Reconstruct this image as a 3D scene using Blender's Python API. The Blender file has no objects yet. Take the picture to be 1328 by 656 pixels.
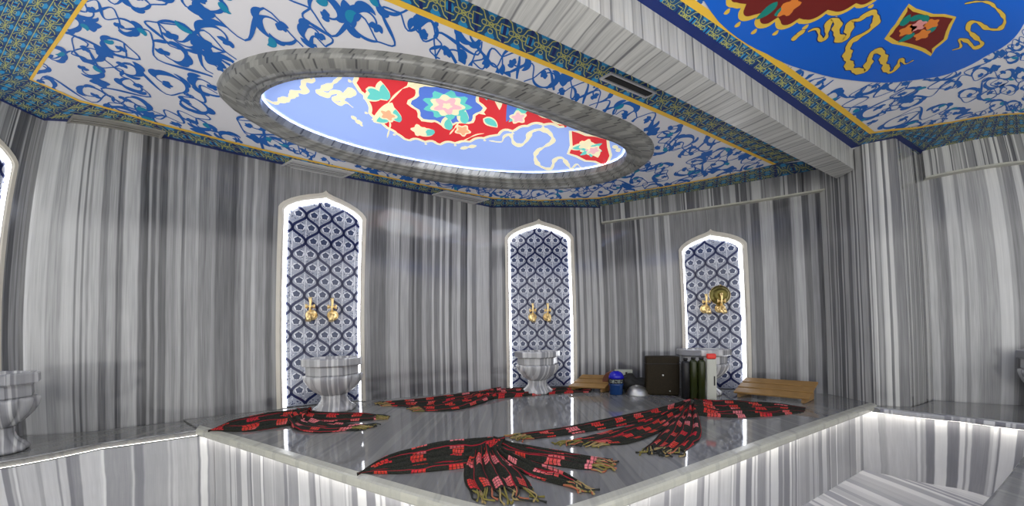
import bpy, bmesh, math, random, json
from mathutils import Vector, Matrix
from mathutils.geometry import tessellate_polygon
DATA = json.loads('''{"cam":[[0.999879,0.0,0.015578],[0.000269,0.99985,-0.017295],[-0.015575,0.017297,0.999729]],"EYE":1.23,"ZC":2.9187,"ZP":0.58,"ring_out":[[-1.92,1.576],[-1.695,1.465],[-1.394,1.404],[-1.022,1.397],[-0.634,1.44],[-0.282,1.526],[0.108,1.649],[0.571,1.834],[0.993,2.003],[1.289,2.226],[1.337,2.466],[1.147,2.742],[0.687,2.945],[-0.096,2.957],[-0.825,2.738],[-1.413,2.416],[-1.826,2.068],[-1.964,1.811],[-1.983,1.673]],"ring_in":[[-1.741,1.695],[-1.589,1.606],[-1.332,1.55],[-1.028,1.549],[-0.696,1.591],[-0.312,1.697],[0.117,1.857],[0.569,2.065],[0.945,2.211],[1.091,2.361],[1.071,2.541],[0.799,2.698],[0.321,2.777],[-0.249,2.72],[-0.775,2.563],[-1.288,2.324],[-1.671,2.044],[-1.794,1.82]],"dome_med":[[-1.003,1.547],[-1.017,1.612],[-1.043,1.664],[-1.062,1.733],[-1.033,1.772],[-1.059,1.863],[-1.072,1.958],[-1.024,2.0],[-1.018,2.084],[-0.959,2.133],[-0.926,2.22],[-0.832,2.227],[-0.77,2.251],[-0.691,2.267],[-0.644,2.3],[-0.542,2.286],[-0.453,2.292],[-0.346,2.277],[-0.238,2.242],[-0.135,2.227],[-0.039,2.164],[0.053,2.157],[0.148,2.105],[0.288,2.089],[0.5,2.122],[0.245,1.976],[-0.105,1.764],[-0.499,1.604],[-0.781,1.552]],"dome_cloud":[[[-1.764,1.751],[-1.731,1.79],[-1.653,1.769],[-1.582,1.753],[-1.501,1.712],[-1.44,1.712],[-1.388,1.642],[-1.313,1.635],[-1.304,1.603]],[[-1.11,1.618],[-1.231,1.677],[-1.345,1.72],[-1.3,1.744],[-1.227,1.724],[-1.18,1.751],[-1.116,1.712],[-1.109,1.736],[-1.158,1.762],[-1.278,1.786],[-1.261,1.823],[-1.206,1.81],[-1.177,1.86]],[[-1.232,1.931],[-1.222,1.978],[-1.211,2.003],[-1.208,2.044]],[[-0.177,2.279],[-0.071,2.298],[-0.041,2.229],[0.013,2.212],[0.047,2.321],[0.111,2.343],[0.164,2.272],[0.186,2.186],[0.262,2.15],[0.346,2.186],[0.394,2.292],[0.32,2.376],[0.267,2.431],[0.254,2.536],[0.312,2.663],[0.431,2.716],[0.456,2.56],[0.521,2.535],[0.594,2.634],[0.65,2.713],[0.689,2.632],[0.753,2.697],[0.794,2.683]],[[-0.454,2.376],[-0.386,2.358],[-0.298,2.341]],[[0.962,2.342],[1.01,2.372],[1.053,2.426]]],"dome_loz":[[0.535,2.166],[0.599,2.184],[0.673,2.22],[0.761,2.227],[0.877,2.263],[0.919,2.365],[0.984,2.486],[0.99,2.571],[0.982,2.643],[0.865,2.576],[0.764,2.566],[0.658,2.496],[0.575,2.463],[0.582,2.352]],"dome_flower":[-0.463,1.884],"dome_vase":[[-0.793,1.633],[-0.673,1.66],[-0.701,1.705],[-0.65,1.743],[-0.693,1.817],[-0.677,1.908],[-0.709,2.022],[-0.627,2.043],[-0.46,2.004],[-0.362,1.977],[-0.281,1.92],[-0.251,1.966],[-0.18,1.984],[-0.219,1.894],[-0.245,1.824],[-0.105,1.764],[-0.3,1.626],[-0.641,1.577]],"dome_blobs":[[-0.947,1.943,"o"],[-0.906,1.977,"t"],[-0.845,2.046,"t"],[-0.755,2.121,"c"],[-0.591,2.149,"t"],[-0.46,2.157,"t"],[-0.391,2.142,"o"],[-0.867,1.769,"t"],[-0.845,1.835,"t"],[-0.951,1.745,"t"],[0.076,2.014,"p"],[-0.319,2.093,"t"],[-0.155,2.049,"t"],[0.752,2.37,"t"],[0.801,2.412,"p"],[0.705,2.329,"c"]],"disc_pts":[[0.994,1.205],[1.155,1.3],[1.568,1.45],[1.962,1.549],[2.339,1.598],[2.606,1.591],[2.901,1.452],[2.967,1.136],[2.876,0.661]],"disc_med":[[1.116,1.171],[1.181,1.209],[1.227,1.243],[1.267,1.259],[1.317,1.268],[1.363,1.284],[1.427,1.297],[1.467,1.289],[1.54,1.297],[1.582,1.288],[1.613,1.271],[1.668,1.252],[1.719,1.223],[1.785,1.197],[1.852,1.143],[1.852,1.028],[1.508,0.822],[1.113,0.94]],"disc_loz":[[2.088,1.094],[2.152,1.105],[2.286,1.089],[2.351,1.053],[2.429,1.028],[2.461,1.085],[2.499,1.138],[2.551,1.194],[2.558,1.24],[2.562,1.286],[2.607,1.334],[2.513,1.319],[2.454,1.317],[2.388,1.317],[2.333,1.32],[2.269,1.323],[2.188,1.307],[2.177,1.276],[2.163,1.251],[2.151,1.214],[2.135,1.184],[2.111,1.133]],"disc_cloud":[[[1.691,1.329],[1.709,1.316],[1.74,1.318],[1.808,1.364],[1.83,1.354],[1.757,1.276],[1.761,1.259],[1.804,1.271],[1.869,1.329],[1.944,1.358],[1.941,1.326],[1.877,1.262],[1.91,1.239],[1.92,1.209],[1.953,1.192],[2.019,1.237],[2.035,1.284],[2.022,1.321],[2.015,1.336],[2.012,1.375],[2.075,1.437],[2.186,1.51],[2.252,1.527],[2.327,1.532],[2.281,1.48],[2.224,1.421],[2.232,1.393],[2.29,1.406],[2.386,1.467],[2.494,1.518],[2.504,1.484],[2.442,1.413],[2.521,1.441],[2.54,1.403]],[[2.381,0.901],[2.436,0.823],[2.512,0.766],[2.59,0.762],[2.675,0.764],[2.755,0.802],[2.781,0.889],[2.705,0.95],[2.598,0.957],[2.56,0.998],[2.609,1.05],[2.724,1.067],[2.821,1.08],[2.81,1.142],[2.708,1.129],[2.635,1.147],[2.716,1.193],[2.692,1.243]],[[1.648,1.323],[1.659,1.35],[1.636,1.371]]],"disc_blobs":[[2.253,1.231,"o"],[2.374,1.227,"o"],[2.344,1.14,"o"],[2.176,1.195,"t"],[2.204,1.147,"t"],[2.264,1.121,"t"],[2.313,1.262,"t"],[2.281,1.182,"p"],[2.383,1.181,"t"],[1.44,1.237,"t"],[1.467,1.222,"o"],[1.376,1.232,"t"]],"yel1":[[-2.078,0.939],[-2.486,1.066],[-3.063,1.217],[-2.997,1.56],[-2.736,1.839],[-2.364,2.061],[-1.616,2.494],[-0.873,2.905],[-0.201,3.221],[0.372,3.295],[1.083,3.22],[2.148,2.747],[2.673,2.458],[1.677,2.079],[0.758,1.727],[0.255,1.53],[-0.179,1.356],[-0.578,1.193]],"yel2":[[0.911,1.206],[1.576,1.458],[3.103,2.042],[3.25,1.997],[3.379,1.964],[3.452,1.995],[4.077,1.405]],"vents":[[[-3.215,1.647],[-2.752,1.92],[-2.919,2.001],[-3.409,1.708]],[[-2.027,2.296],[-1.567,2.547],[-1.76,2.631],[-2.226,2.382]],[[-0.745,2.995],[-0.258,3.232],[-0.463,3.341],[-0.919,3.068]],[[0.664,1.569],[1.036,1.705],[0.976,1.75],[0.598,1.612]]],"towels":{"front":[[[[-0.741,1.22],[-0.687,1.406],[-0.491,1.606],[-0.22,1.678],[-0.048,1.649]],[[-0.758,1.246],[-0.54,1.252],[-0.327,1.3],[-0.181,1.344],[-0.075,1.395]]],[[[-0.123,1.651],[0.104,1.545],[0.309,1.462],[0.44,1.387]],[[-0.112,1.473],[0.092,1.38],[0.275,1.299],[0.375,1.274]]],[[[-0.092,1.508],[0.091,1.362],[0.227,1.245],[0.285,1.153]],[[-0.108,1.414],[0.004,1.292],[0.114,1.199],[0.215,1.14]]],[[[-0.076,1.435],[0.005,1.306],[0.059,1.196],[0.08,1.116]],[[-0.225,1.433],[-0.239,1.294],[-0.219,1.179],[-0.18,1.098]]]],"right":[[[[2.491,2.117],[2.312,2.251],[2.054,2.387],[1.672,2.397]],[[2.332,1.994],[1.985,1.934],[1.671,1.941],[1.427,2.045]]],[[[0.03,1.785],[0.403,1.914],[0.952,2.131],[1.619,2.377]],[[0.125,1.706],[0.483,1.798],[0.932,1.95],[1.497,2.196]]],[[[0.324,1.649],[0.576,1.759],[0.912,1.909],[1.5,2.255]],[[0.559,1.56],[0.707,1.576],[1.0,1.751],[1.471,2.128]]],[[[0.734,1.484],[0.849,1.589],[1.029,1.783],[1.471,2.233]],[[0.938,1.418],[1.148,1.585],[1.324,1.829],[1.556,2.211]]]],"left":[[[[-2.168,1.761],[-2.208,2.074],[-2.018,2.248],[-1.789,2.288]],[[-2.197,1.784],[-1.892,1.775],[-1.738,1.863],[-1.631,1.998]]],[[[-1.911,2.254],[-1.577,2.249],[-1.336,2.266],[-1.13,2.206]],[[-1.726,2.032],[-1.401,1.993],[-1.21,2.046],[-1.089,2.096]]],[[[-1.694,2.076],[-1.429,1.988],[-1.253,1.961],[-1.077,1.955]],[[-1.809,2.027],[-1.562,1.822],[-1.335,1.773],[-1.173,1.832]]]],"back":[[[[0.954,3.279],[0.515,3.365],[0.045,3.379],[-0.269,3.201]],[[0.881,3.088],[0.471,3.075],[0.038,2.966],[-0.28,2.833]]],[[[-1.311,2.685],[-0.978,2.85],[-0.569,3.111],[-0.141,3.342]],[[-1.158,2.542],[-0.789,2.504],[-0.458,2.697],[-0.127,2.976]]],[[[-0.903,2.515],[-0.725,2.682],[-0.533,2.905],[-0.269,3.201]],[[-0.783,2.369],[-0.549,2.405],[-0.365,2.575],[-0.167,2.94]]]]},"bands":{"A":[[0.0,0.45],[0.034,0.72],[0.146,0.78],[0.169,0.6],[0.256,0.74],[0.322,0.4],[0.334,0.7],[0.358,0.35],[0.37,0.68],[0.386,0.5],[0.398,0.65],[0.452,0.38],[0.491,0.55],[0.537,0.2],[0.548,0.35],[0.568,0.62],[0.65,0.25],[0.674,0.12],[0.698,0.5],[0.714,0.22],[0.739,0.5],[0.756,0.2],[0.798,0.5],[0.832,0.38],[0.853,0.55],[0.884,0.3],[0.902,0.5],[0.966,0.58],[0.984,0.38],[1.051,0.45],[1.09,0.25],[1.191,0.15],[1.222,0.35],[1.265,0.6],[1.287,0.4],[1.336,0.62],[1.364,0.45],[1.444,0.2],[1.49,0.45],[2.279,0.5],[2.316,0.4],[2.354,0.22],[2.51,0.42],[2.558,0.55],[2.646,0.3],[2.663,0.5],[2.755,0.25],[2.788,0.12],[2.814,0.4],[2.839,0.2],[2.9,0.5],[2.952,0.3],[3.014,0.6],[3.042,0.3],[3.105,0.65],[3.132,0.3],[3.169,0.6],[3.216,0.2],[3.253,0.5],[3.32,0.65],[3.358,0.3],[3.426,0.12],[3.446,0.7],[3.506,0.45],[3.566,0.68],[3.742,0.3]],"B":[[0.013,0.35],[0.06,0.55],[0.127,0.3],[1.027,0.5],[1.077,0.2],[1.107,0.65],[1.158,0.3],[1.199,0.6],[1.26,0.3],[1.28,0.6],[1.341,0.25],[1.373,0.7],[1.424,0.3]],"C":[[0.01,0.2],[0.049,0.5],[0.068,0.35],[0.126,0.6],[0.156,0.25],[0.26,0.4],[0.297,0.3],[0.391,0.15],[0.419,0.6],[0.446,0.2],[0.483,0.6],[0.519,0.45],[0.653,0.7],[0.697,0.4],[0.767,0.7],[0.828,0.45],[1.572,0.35],[1.623,0.5],[1.66,0.25],[1.745,0.6],[1.87,0.2],[2.017,0.5],[2.042,0.62],[2.113,0.2],[2.169,0.5],[2.223,0.15],[2.275,0.1],[2.275,0.5]],"D":[[0.031,0.6],[0.044,0.4],[0.07,0.3],[0.088,0.22],[0.105,0.3],[0.123,0.68],[0.195,0.45],[0.222,0.62],[0.279,0.48],[0.328,0.52],[0.422,0.78],[0.518,0.55],[0.56,0.35]]}}''')
EYE, ZC, ZP = DATA['EYE'], DATA['ZC'], DATA['ZP']
random.seed(7)
COL = bpy.context.scene.collection
sc = bpy.context.scene
R = math.radians
PI = math.pi

# ------------------------------------------------------------------ materials
def newmat(name):
    m = bpy.data.materials.new(name); m.use_nodes = True
    nt = m.node_tree; nt.nodes.clear()
    out = nt.nodes.new('ShaderNodeOutputMaterial')
    b = nt.nodes.new('ShaderNodeBsdfPrincipled')
    nt.links.new(b.outputs[0], out.inputs[0])
    return m, nt, b

def plain(name, col, rough=.5, metal=0, spec=.5, noise=0, bump=0, nscale=40):
    m, nt, b = newmat(name)
    b.inputs['Base Color'].default_value = (*col, 1)
    b.inputs['Roughness'].default_value = rough
    b.inputs['Metallic'].default_value = metal
    b.inputs['Specular IOR Level'].default_value = spec
    if noise or bump:
        tc = nt.nodes.new('ShaderNodeTexCoord'); n = nt.nodes.new('ShaderNodeTexNoise')
        n.inputs['Scale'].default_value = nscale; n.inputs['Detail'].default_value = 4
        nt.links.new(tc.outputs['Object'], n.inputs['Vector'])
        if noise:
            mx = nt.nodes.new('ShaderNodeMix'); mx.data_type = 'RGBA'
            mx.inputs['A'].default_value = (*[c * (1 - noise) for c in col], 1)
            mx.inputs['B'].default_value = (*[min(1, c * (1 + noise)) for c in col], 1)
            nt.links.new(n.outputs['Fac'], mx.inputs['Factor'])
            nt.links.new(mx.outputs['Result'], b.inputs['Base Color'])
        if bump:
            bp = nt.nodes.new('ShaderNodeBump'); bp.inputs['Strength'].default_value = bump
            nt.links.new(n.outputs['Fac'], bp.inputs['Height'])
            nt.links.new(bp.outputs[0], b.inputs['Normal'])
    return m

def glow(name, col, strength):
    m = bpy.data.materials.new(name); m.use_nodes = True
    nt = m.node_tree; nt.nodes.clear()
    out = nt.nodes.new('ShaderNodeOutputMaterial'); e = nt.nodes.new('ShaderNodeEmission')
    e.inputs[0].default_value = (*col, 1); e.inputs[1].default_value = strength
    nt.links.new(e.outputs[0], out.inputs[0])
    return m

def ramp(nt, fac, stops, interp='LINEAR'):
    r = nt.nodes.new('ShaderNodeValToRGB'); r.color_ramp.interpolation = interp
    el = r.color_ramp.elements
    while len(el) > 1: el.remove(el[-1])
    el[0].position = stops[0][0]; el[0].color = (*stops[0][1], 1)
    for p, c in stops[1:]:
        e = el.new(p); e.color = (*c, 1)
    nt.links.new(fac, r.inputs[0])
    return r.outputs[0]

def g(v, t=0.0):
    return (v * (1 + .4 * t), v * (1 + .3 * t), v * (1 - 1.2 * t))

def rand_bands(seed, period=2.6, wmin=.008, wmax=.085, lo=.1, hi=.85):
    r = random.Random(seed); u = 0; out = []; last = .5
    while u < period:
        t = r.uniform(lo, hi)
        if abs(t - last) < .15: t = lo + hi - t
        w = wmin + (wmax - wmin) * r.random() ** 2.2
        out.append((round(u, 4), t)); u += w; last = t
    return out

def marble(name, lo=.05, hi=.62, bands=None, period=None, rough=.12, wob=.006, coord='UV', tint=0.0, spec=.5, fine=.3, seed=0.0, vary=.02, cloud=.35):
    """banded marble: bands run along v; the band tone depends on u alone, as in vein-cut slabs"""
    m, nt, b = newmat(name); N = nt.nodes.new; L = nt.links.new
    def mth(op, x, y=None, z=None):
        q = N('ShaderNodeMath'); q.operation = op
        for i, k in enumerate((x, y, z)):
            if k is None: continue
            if isinstance(k, (int, float)): q.inputs[i].default_value = k
            else: L(k, q.inputs[i])
        return q.outputs[0]
    tc = N('ShaderNodeTexCoord'); sp = N('ShaderNodeSeparateXYZ'); L(tc.outputs[coord], sp.inputs[0])
    wn = N('ShaderNodeTexNoise'); wn.inputs['Scale'].default_value = 1.3; wn.inputs['Detail'].default_value = 3
    L(tc.outputs[coord], wn.inputs['Vector'])
    u = mth('MULTIPLY_ADD', mth('SUBTRACT', wn.outputs['Fac'], .5), wob * 2, sp.outputs[0])
    uu = u
    if period: uu = mth('MULTIPLY', mth('FRACT', mth('DIVIDE', u, period)), period)
    val = None; n = len(bands); top = (period or (bands[-1][0] + .3)); CH = 14
    for k in range(0, n, CH):
        part = bands[k:k + CH]; a = part[0][0]; e = bands[k + CH][0] if k + CH < n else top
        st = []
        for q, (p, v) in enumerate(part):
            pe = part[q + 1][0] if q + 1 < len(part) else e
            w = max(pe - p, 1e-4); dl = min(.0035, w * .3)
            st.append(((p + dl - a) / (e - a), v)); st.append(((pe - dl - a) / (e - a), v))
        mr = N('ShaderNodeMapRange'); mr.inputs[1].default_value = a; mr.inputs[2].default_value = e; L(uu, mr.inputs[0])
        last = -1; ss = []
        for p, v in st:
            p = min(1, max(0, p)); p = max(p, last + 1e-5); last = p; ss.append((min(p, 1), (v, v, v)))
        r = ramp(nt, mr.outputs[0], ss)
        if val is None: val = r
        else:
            mx = N('ShaderNodeMix'); L(mth('GREATER_THAN', uu, a), mx.inputs[0]); L(val, mx.inputs[2]); L(r, mx.inputs[3]); val = mx.outputs[0]
    def n1(s, det, off):
        c = N('ShaderNodeCombineXYZ'); L(mth('ADD', u, seed + off), c.inputs[0]); L(mth('MULTIPLY', sp.outputs[1], vary), c.inputs[1])
        q = N('ShaderNodeTexNoise'); q.inputs['Scale'].default_value = s; q.inputs['Detail'].default_value = det; q.inputs['Roughness'].default_value = .65
        L(c.outputs[0], q.inputs['Vector']); return mth('SUBTRACT', q.outputs['Fac'], .5)
    s_ = mth('MULTIPLY_ADD', n1(45, 3, 2.7), fine * 1.6, mth('MULTIPLY_ADD', n1(160, 1, 9.1), fine * .8, val))
    m1 = lo + (hi - lo) * .16; m2 = lo + (hi - lo) * .42
    col = ramp(nt, s_, [(.04, g(lo, tint - .07)), (.27, g(m1, tint - .04)), (.5, g(m2, tint - .01)), (.72, g(lo + (hi - lo) * .78, tint)), (.95, g(hi, tint + .01))])
    cn = N('ShaderNodeTexNoise'); cn.inputs['Scale'].default_value = 2.2; cn.inputs['Detail'].default_value = 5
    L(tc.outputs[coord], cn.inputs['Vector'])
    mx = N('ShaderNodeMix'); mx.data_type = 'RGBA'; mx.blend_type = 'MULTIPLY'; mx.inputs['Factor'].default_value = cloud
    cr = ramp(nt, cn.outputs['Fac'], [(.3, (.72, .73, .75)), (.7, (1, 1, 1))])
    L(col, mx.inputs['A']); L(cr, mx.inputs['B'])
    L(mx.outputs['Result'], b.inputs['Base Color'])
    b.inputs['Roughness'].default_value = rough; b.inputs['Specular IOR Level'].default_value = spec
    return m

# ------------------------------------------------------------------ mesh building
class MB:
    def __init__(s): s.v = []; s.f = []; s.uv = []; s.mi = []; s.sm = []; s.mats = []
    def mat(s, m):
        if m not in s.mats: s.mats.append(m)
        return s.mats.index(m)
    def face(s, pts, m, uvs=None, smooth=False):
        i = len(s.v); s.v += [tuple(p) for p in pts]; s.f.append(list(range(i, i + len(pts))))
        if uvs is None: uvs = autouv(pts)
        s.uv.append(uvs); s.mi.append(s.mat(m)); s.sm.append(smooth)
    def build(s, name, parent=None, merge=True, kind=None):
        me = bpy.data.meshes.new(name); me.from_pydata(s.v, [], s.f)
        uvl = me.uv_layers.new(name='UVMap'); k = 0
        for uvs in s.uv:
            for u in uvs: uvl.data[k].uv = (u[0], u[1]); k += 1
        for m in s.mats: me.materials.append(m)
        me.polygons.foreach_set('material_index', s.mi)
        me.polygons.foreach_set('use_smooth', s.sm)
        if merge:
            bm = bmesh.new(); bm.from_mesh(me); bmesh.ops.remove_doubles(bm, verts=bm.verts, dist=1e-5); bm.to_mesh(me); bm.free()
        me.update()
        o = bpy.data.objects.new(name, me); COL.objects.link(o)
        if parent: o.parent = parent
        if kind: o['kind'] = kind
        return o
    def box(s, c, sz, m, rz=0, ry=0, rx=0):
        M = Matrix.Translation(c) @ Matrix.Rotation(rz, 4, 'Z') @ Matrix.Rotation(ry, 4, 'Y') @ Matrix.Rotation(rx, 4, 'X')
        x, y, z = [a / 2 for a in sz]
        P = [M @ Vector(p) for p in [(-x,-y,-z),(x,-y,-z),(x,y,-z),(-x,y,-z),(-x,-y,z),(x,-y,z),(x,y,z),(-x,y,z)]]
        for q in ((0,3,2,1),(4,5,6,7),(0,1,5,4),(1,2,6,5),(2,3,7,6),(3,0,4,7)): s.face([P[i] for i in q], m)
    def bbox(s, c, sz, m, rz=0, ry=0, rx=0, bev=.004):
        """box with chamfered edges"""
        bm = bmesh.new(); bmesh.ops.create_cube(bm, size=1)
        bmesh.ops.scale(bm, vec=sz, verts=bm.verts)
        bmesh.ops.bevel(bm, geom=bm.edges[:], offset=bev, segments=2, affect='EDGES', profile=.5)
        M = Matrix.Translation(c) @ Matrix.Rotation(rz, 4, 'Z') @ Matrix.Rotation(ry, 4, 'Y') @ Matrix.Rotation(rx, 4, 'X')
        for f in bm.faces: s.face([M @ v.co for v in f.verts], m)
        bm.free()
    def prism(s, poly, z0, z1, m, mtop=None, mbot=None, u0=0, top=True, bottom=True, sides=True):
        n = len(poly); area = sum(poly[i][0] * poly[(i+1) % n][1] - poly[(i+1) % n][0] * poly[i][1] for i in range(n))
        if area < 0: poly = poly[::-1]
        u = u0
        if sides:
            for i in range(n):
                a, b = poly[i], poly[(i+1) % n]; d = math.hypot(b[0]-a[0], b[1]-a[1])
                s.face([(*a, z0), (*b, z0), (*b, z1), (*a, z1)], m, [(u, z0), (u+d, z0), (u+d, z1), (u, z1)]); u += d
        tri = tessellate_polygon([[Vector((*p, 0)) for p in poly]])
        for t in tri:
            P = [poly[i] for i in t]
            ar = (P[1][0]-P[0][0])*(P[2][1]-P[0][1])-(P[2][0]-P[0][0])*(P[1][1]-P[0][1])
            if ar < 0: P = P[::-1]
            if top: s.face([(*p, z1) for p in P], mtop or m, [tuple(p) for p in P])
            if bottom: s.face([(*p, z0) for p in P[::-1]], mbot or m, [tuple(p) for p in P[::-1]])
    def lathe(s, prof, m, c=(0, 0, 0), n=24, mod=None, smooth=True, M=None):
        """prof: list of (r, z); mod(r_index, angle) scales the radius"""
        rows = []
        for k, (r, z) in enumerate(prof):
            row = []
            for i in range(n):
                a = 2 * PI * i / n; q = r * (mod(k, a) if mod else 1)
                p = Vector((q * math.cos(a), q * math.sin(a), z))
                if M: p = M @ p
                row.append(p + Vector(c))
            rows.append(row)
        for k in range(len(rows) - 1):
            for i in range(n):
                j = (i + 1) % n
                P = [rows[k][i], rows[k][j], rows[k+1][j], rows[k+1][i]]
                s.face(P, m, [(i / n * 2, prof[k][1]), ((i+1) / n * 2, prof[k][1]), ((i+1) / n * 2, prof[k+1][1]), (i / n * 2, prof[k+1][1])], smooth)
        if prof[0][0] > 1e-4: s.face(rows[0][::-1], m)
        if prof[-1][0] > 1e-4: s.face(rows[-1], m)
    def tube(s, pts, rad, m, n=8, cap=True, smooth=True):
        pts = [Vector(p) for p in pts]; k = len(pts)
        rads = rad if isinstance(rad, (list, tuple)) else [rad] * k
        rings = []
        up = Vector((0, 0, 1))
        for i, p in enumerate(pts):
            t = (pts[min(i+1, k-1)] - pts[max(i-1, 0)]).normalized()
            a = t.cross(up)
            if a.length < .05: a = t.cross(Vector((1, 0, 0)))
            a.normalize(); b = t.cross(a).normalized()
            rings.append([p + (a * math.cos(2*PI*j/n) + b * math.sin(2*PI*j/n)) * rads[i] for j in range(n)])
        for i in range(k - 1):
            for j in range(n):
                l = (j + 1) % n
                s.face([rings[i][j], rings[i+1][j], rings[i+1][l], rings[i][l]], m, [(0, 0)] * 4, smooth)
        if cap:
            s.face(rings[0], m); s.face(rings[-1][::-1], m)

def autouv(pts):
    P = [Vector(p) for p in pts]
    n = (P[1] - P[0]).cross(P[2] - P[0])
    if n.length < 1e-12: return [(p.x, p.y) for p in P]
    n.normalize()
    if abs(n.z) > .7: return [(p.x, p.y) for p in P]
    h = Vector((-n.y, n.x, 0)).normalized()
    return [(p.dot(h), p.z) for p in P]

def empty(name, loc, label, cat, group=None, rz=0):
    o = bpy.data.objects.new(name, None); COL.objects.link(o)
    o.location = loc; o.rotation_euler = (0, 0, rz); o.empty_display_size = .05
    o['label'] = label; o['category'] = cat
    if group: o['group'] = group
    return o
def tag(o, label, cat, group=None):
    o['label'] = label; o['category'] = cat
    if group: o['group'] = group
    return o
def struct(o): o['kind'] = 'structure'; return o
def copy_thing(root, label, loc, rz, group=None):
    def rec(o, par):
        c = o.copy(); COL.objects.link(c)
        if par: c.parent = par
        for ch in [x for x in bpy.data.objects if x.parent == o]: rec(ch, c)
        return c
    r = rec(root, None); r.location = loc; r.rotation_euler = (0, 0, rz); r['label'] = label
    if group: r['group'] = group
    return r
def smoothline(pts, n, closed=False):
    """Catmull-Rom resample of a 2-D or 3-D polyline into n points, even in arc length"""
    P = [Vector((*p, 0)) if len(p) == 2 else Vector(p) for p in pts]; k = len(P); out = []
    segs = k if closed else k - 1
    for i in range(segs):
        p1, p2 = P[i], P[(i+1) % k]
        p0 = P[i-1] if (closed or i > 0) else p1 * 2 - p2
        p3 = P[(i+2) % k] if (closed or i + 2 < k) else p2 * 2 - p1
        for j in range(12):
            t = j / 12
            out.append(.5 * ((2*p1) + (p2-p0)*t + (2*p0-5*p1+4*p2-p3)*t*t + (-p0+3*p1-3*p2+p3)*t**3))
    if closed: out.append(out[0].copy())
    else: out.append(P[-1].copy())
    L = [0]
    for a, b in zip(out, out[1:]): L.append(L[-1] + (b-a).length)
    res = []; j = 0; m = n if closed else n - 1
    for i in range(n):
        d = L[-1] * i / m
        while j < len(L) - 2 and L[j+1] < d: j += 1
        t = (d - L[j]) / max(1e-9, L[j+1] - L[j]); res.append(out[j].lerp(out[j+1], t))
    return res
def inside(p, poly):
    x, y = p[0], p[1]; c = False; n = len(poly); j = n - 1
    for i in range(n):
        xi, yi = poly[i][0], poly[i][1]; xj, yj = poly[j][0], poly[j][1]
        if (yi > y) != (yj > y) and x < (xj-xi)*(y-yi)/(yj-yi)+xi: c = not c
        j = i
    return c

# ------------------------------------------------------------------ palette
BD = DATA['bands']
M_A = marble('marble_wall_long', .04, .66, BD['A'])
M_B = marble('marble_wall_corner', .05, .62, BD['B'])
M_C = marble('marble_wall_right', .04, .62, BD['C'])
M_D = marble('marble_wall_far', .08, .78, BD['D'] + [(BD['D'][-1][0] + .05 + p, v) for p, v in rand_bands(5, 1.6)], tint=.01)
M_0 = marble('marble_wall_near', .06, .6, rand_bands(61), 2.6)
M_P = marble('marble_pillar', .09, .66, rand_bands(78, 1.4, .006, .06), 1.4, tint=.02)
M_FACE = marble('marble_pale_face', .20, .80, rand_bands(9, 2.2, .008, .10, .1, .95), 2.2, rough=.3, wob=.012, fine=.15)
M_BEAM = marble('marble_beam', .12, .60, [(p, v) for k in range(12) for p, v in ((.2 * k, .25 if k % 3 else .45), (.2 * k + .008 + .002 * (k % 4), .68), (.2 * k + .07 + .01 * (k % 3), .5), (.2 * k + .08 + .012 * (k % 3), .74), (.2 * k + .14, .35), (.2 * k + .146, .62))], 2.4, rough=.3, wob=.02, tint=.035, fine=.35)
M_TOP = marble('marble_grey_polished', .15, .25, rand_bands(12, 1.9, .01, .12, .3, .7), 1.9, rough=.05, wob=.05, spec=.8, tint=.03)
M_NOSE = marble('marble_cream_edge', .36, .52, rand_bands(33, 1.5, .03, .2, .4, .9), 1.5, rough=.25, wob=.05, tint=.10)
M_FLOOR = marble('marble_floor', .35, .82, rand_bands(51, 2.0, .01, .12, .2, .95), 2.0, rough=.25, wob=.03, fine=.15)
M_BASIN = marble('marble_basin', .22, .74, rand_bands(3, .7, .01, .05, .2, .9), .7, rough=.25, wob=.02, coord='Object', fine=.15)
M_RING = marble('marble_dome_ring', .06, .36, [(0, .02), (.012, .55), (.07, .42), (.08, .66), (.14, .5), (.19, .25), (.2, .62), (.27, .05), (.28, .6), (.36, .45), (.40, .7), (.47, .5)], .53, rough=.3, wob=.03, tint=.06, fine=.2)
M_FRAME = plain('cream_niche_frame', (.62, .58, .5), .3, noise=.12, nscale=8)
M_LED = glow('led_white', (.93, .95, 1.0), 8)
M_LEDC = glow('led_cove', (.93, .95, 1.0), 16)
M_LEDW = glow('led_warm_white', (1.0, .95, .88), 9.5)
M_WHITE = plain('painted_pale_ceiling', (.74, .73, .75), .6)
M_BLUE = plain('paint_blue', (.008, .12, .45), .5)
M_TEAL = plain('paint_teal', (.006, .26, .44), .5)
M_NAVY = plain('paint_navy', (.010, .075, .19), .5)
M_YEL = plain('paint_gold_line', (.85, .52, .05), .5)
M_YEL2 = plain('paint_soft_gold', (.50, .50, .13), .5)
M_CYAN = plain('paint_cyan', (.02, .27, .55), .5)
M_EDGE = plain('paint_deep_blue_edge', (.005, .02, .14), .5)
M_DISC = plain('paint_vivid_blue', (.0, .12, .62), .4)
M_DRED = plain('paint_dark_red', (.16, .008, .005), .5)
M_GOLD2 = plain('paint_gold_cloud', (.75, .50, .06), .5)
M_ORG = plain('paint_orange', (.75, .22, .03), .5)
M_GRN = plain('paint_green_teal', (.0, .22, .18), .5)
M_PNK = plain('paint_pink', (.75, .3, .28), .5)
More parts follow.
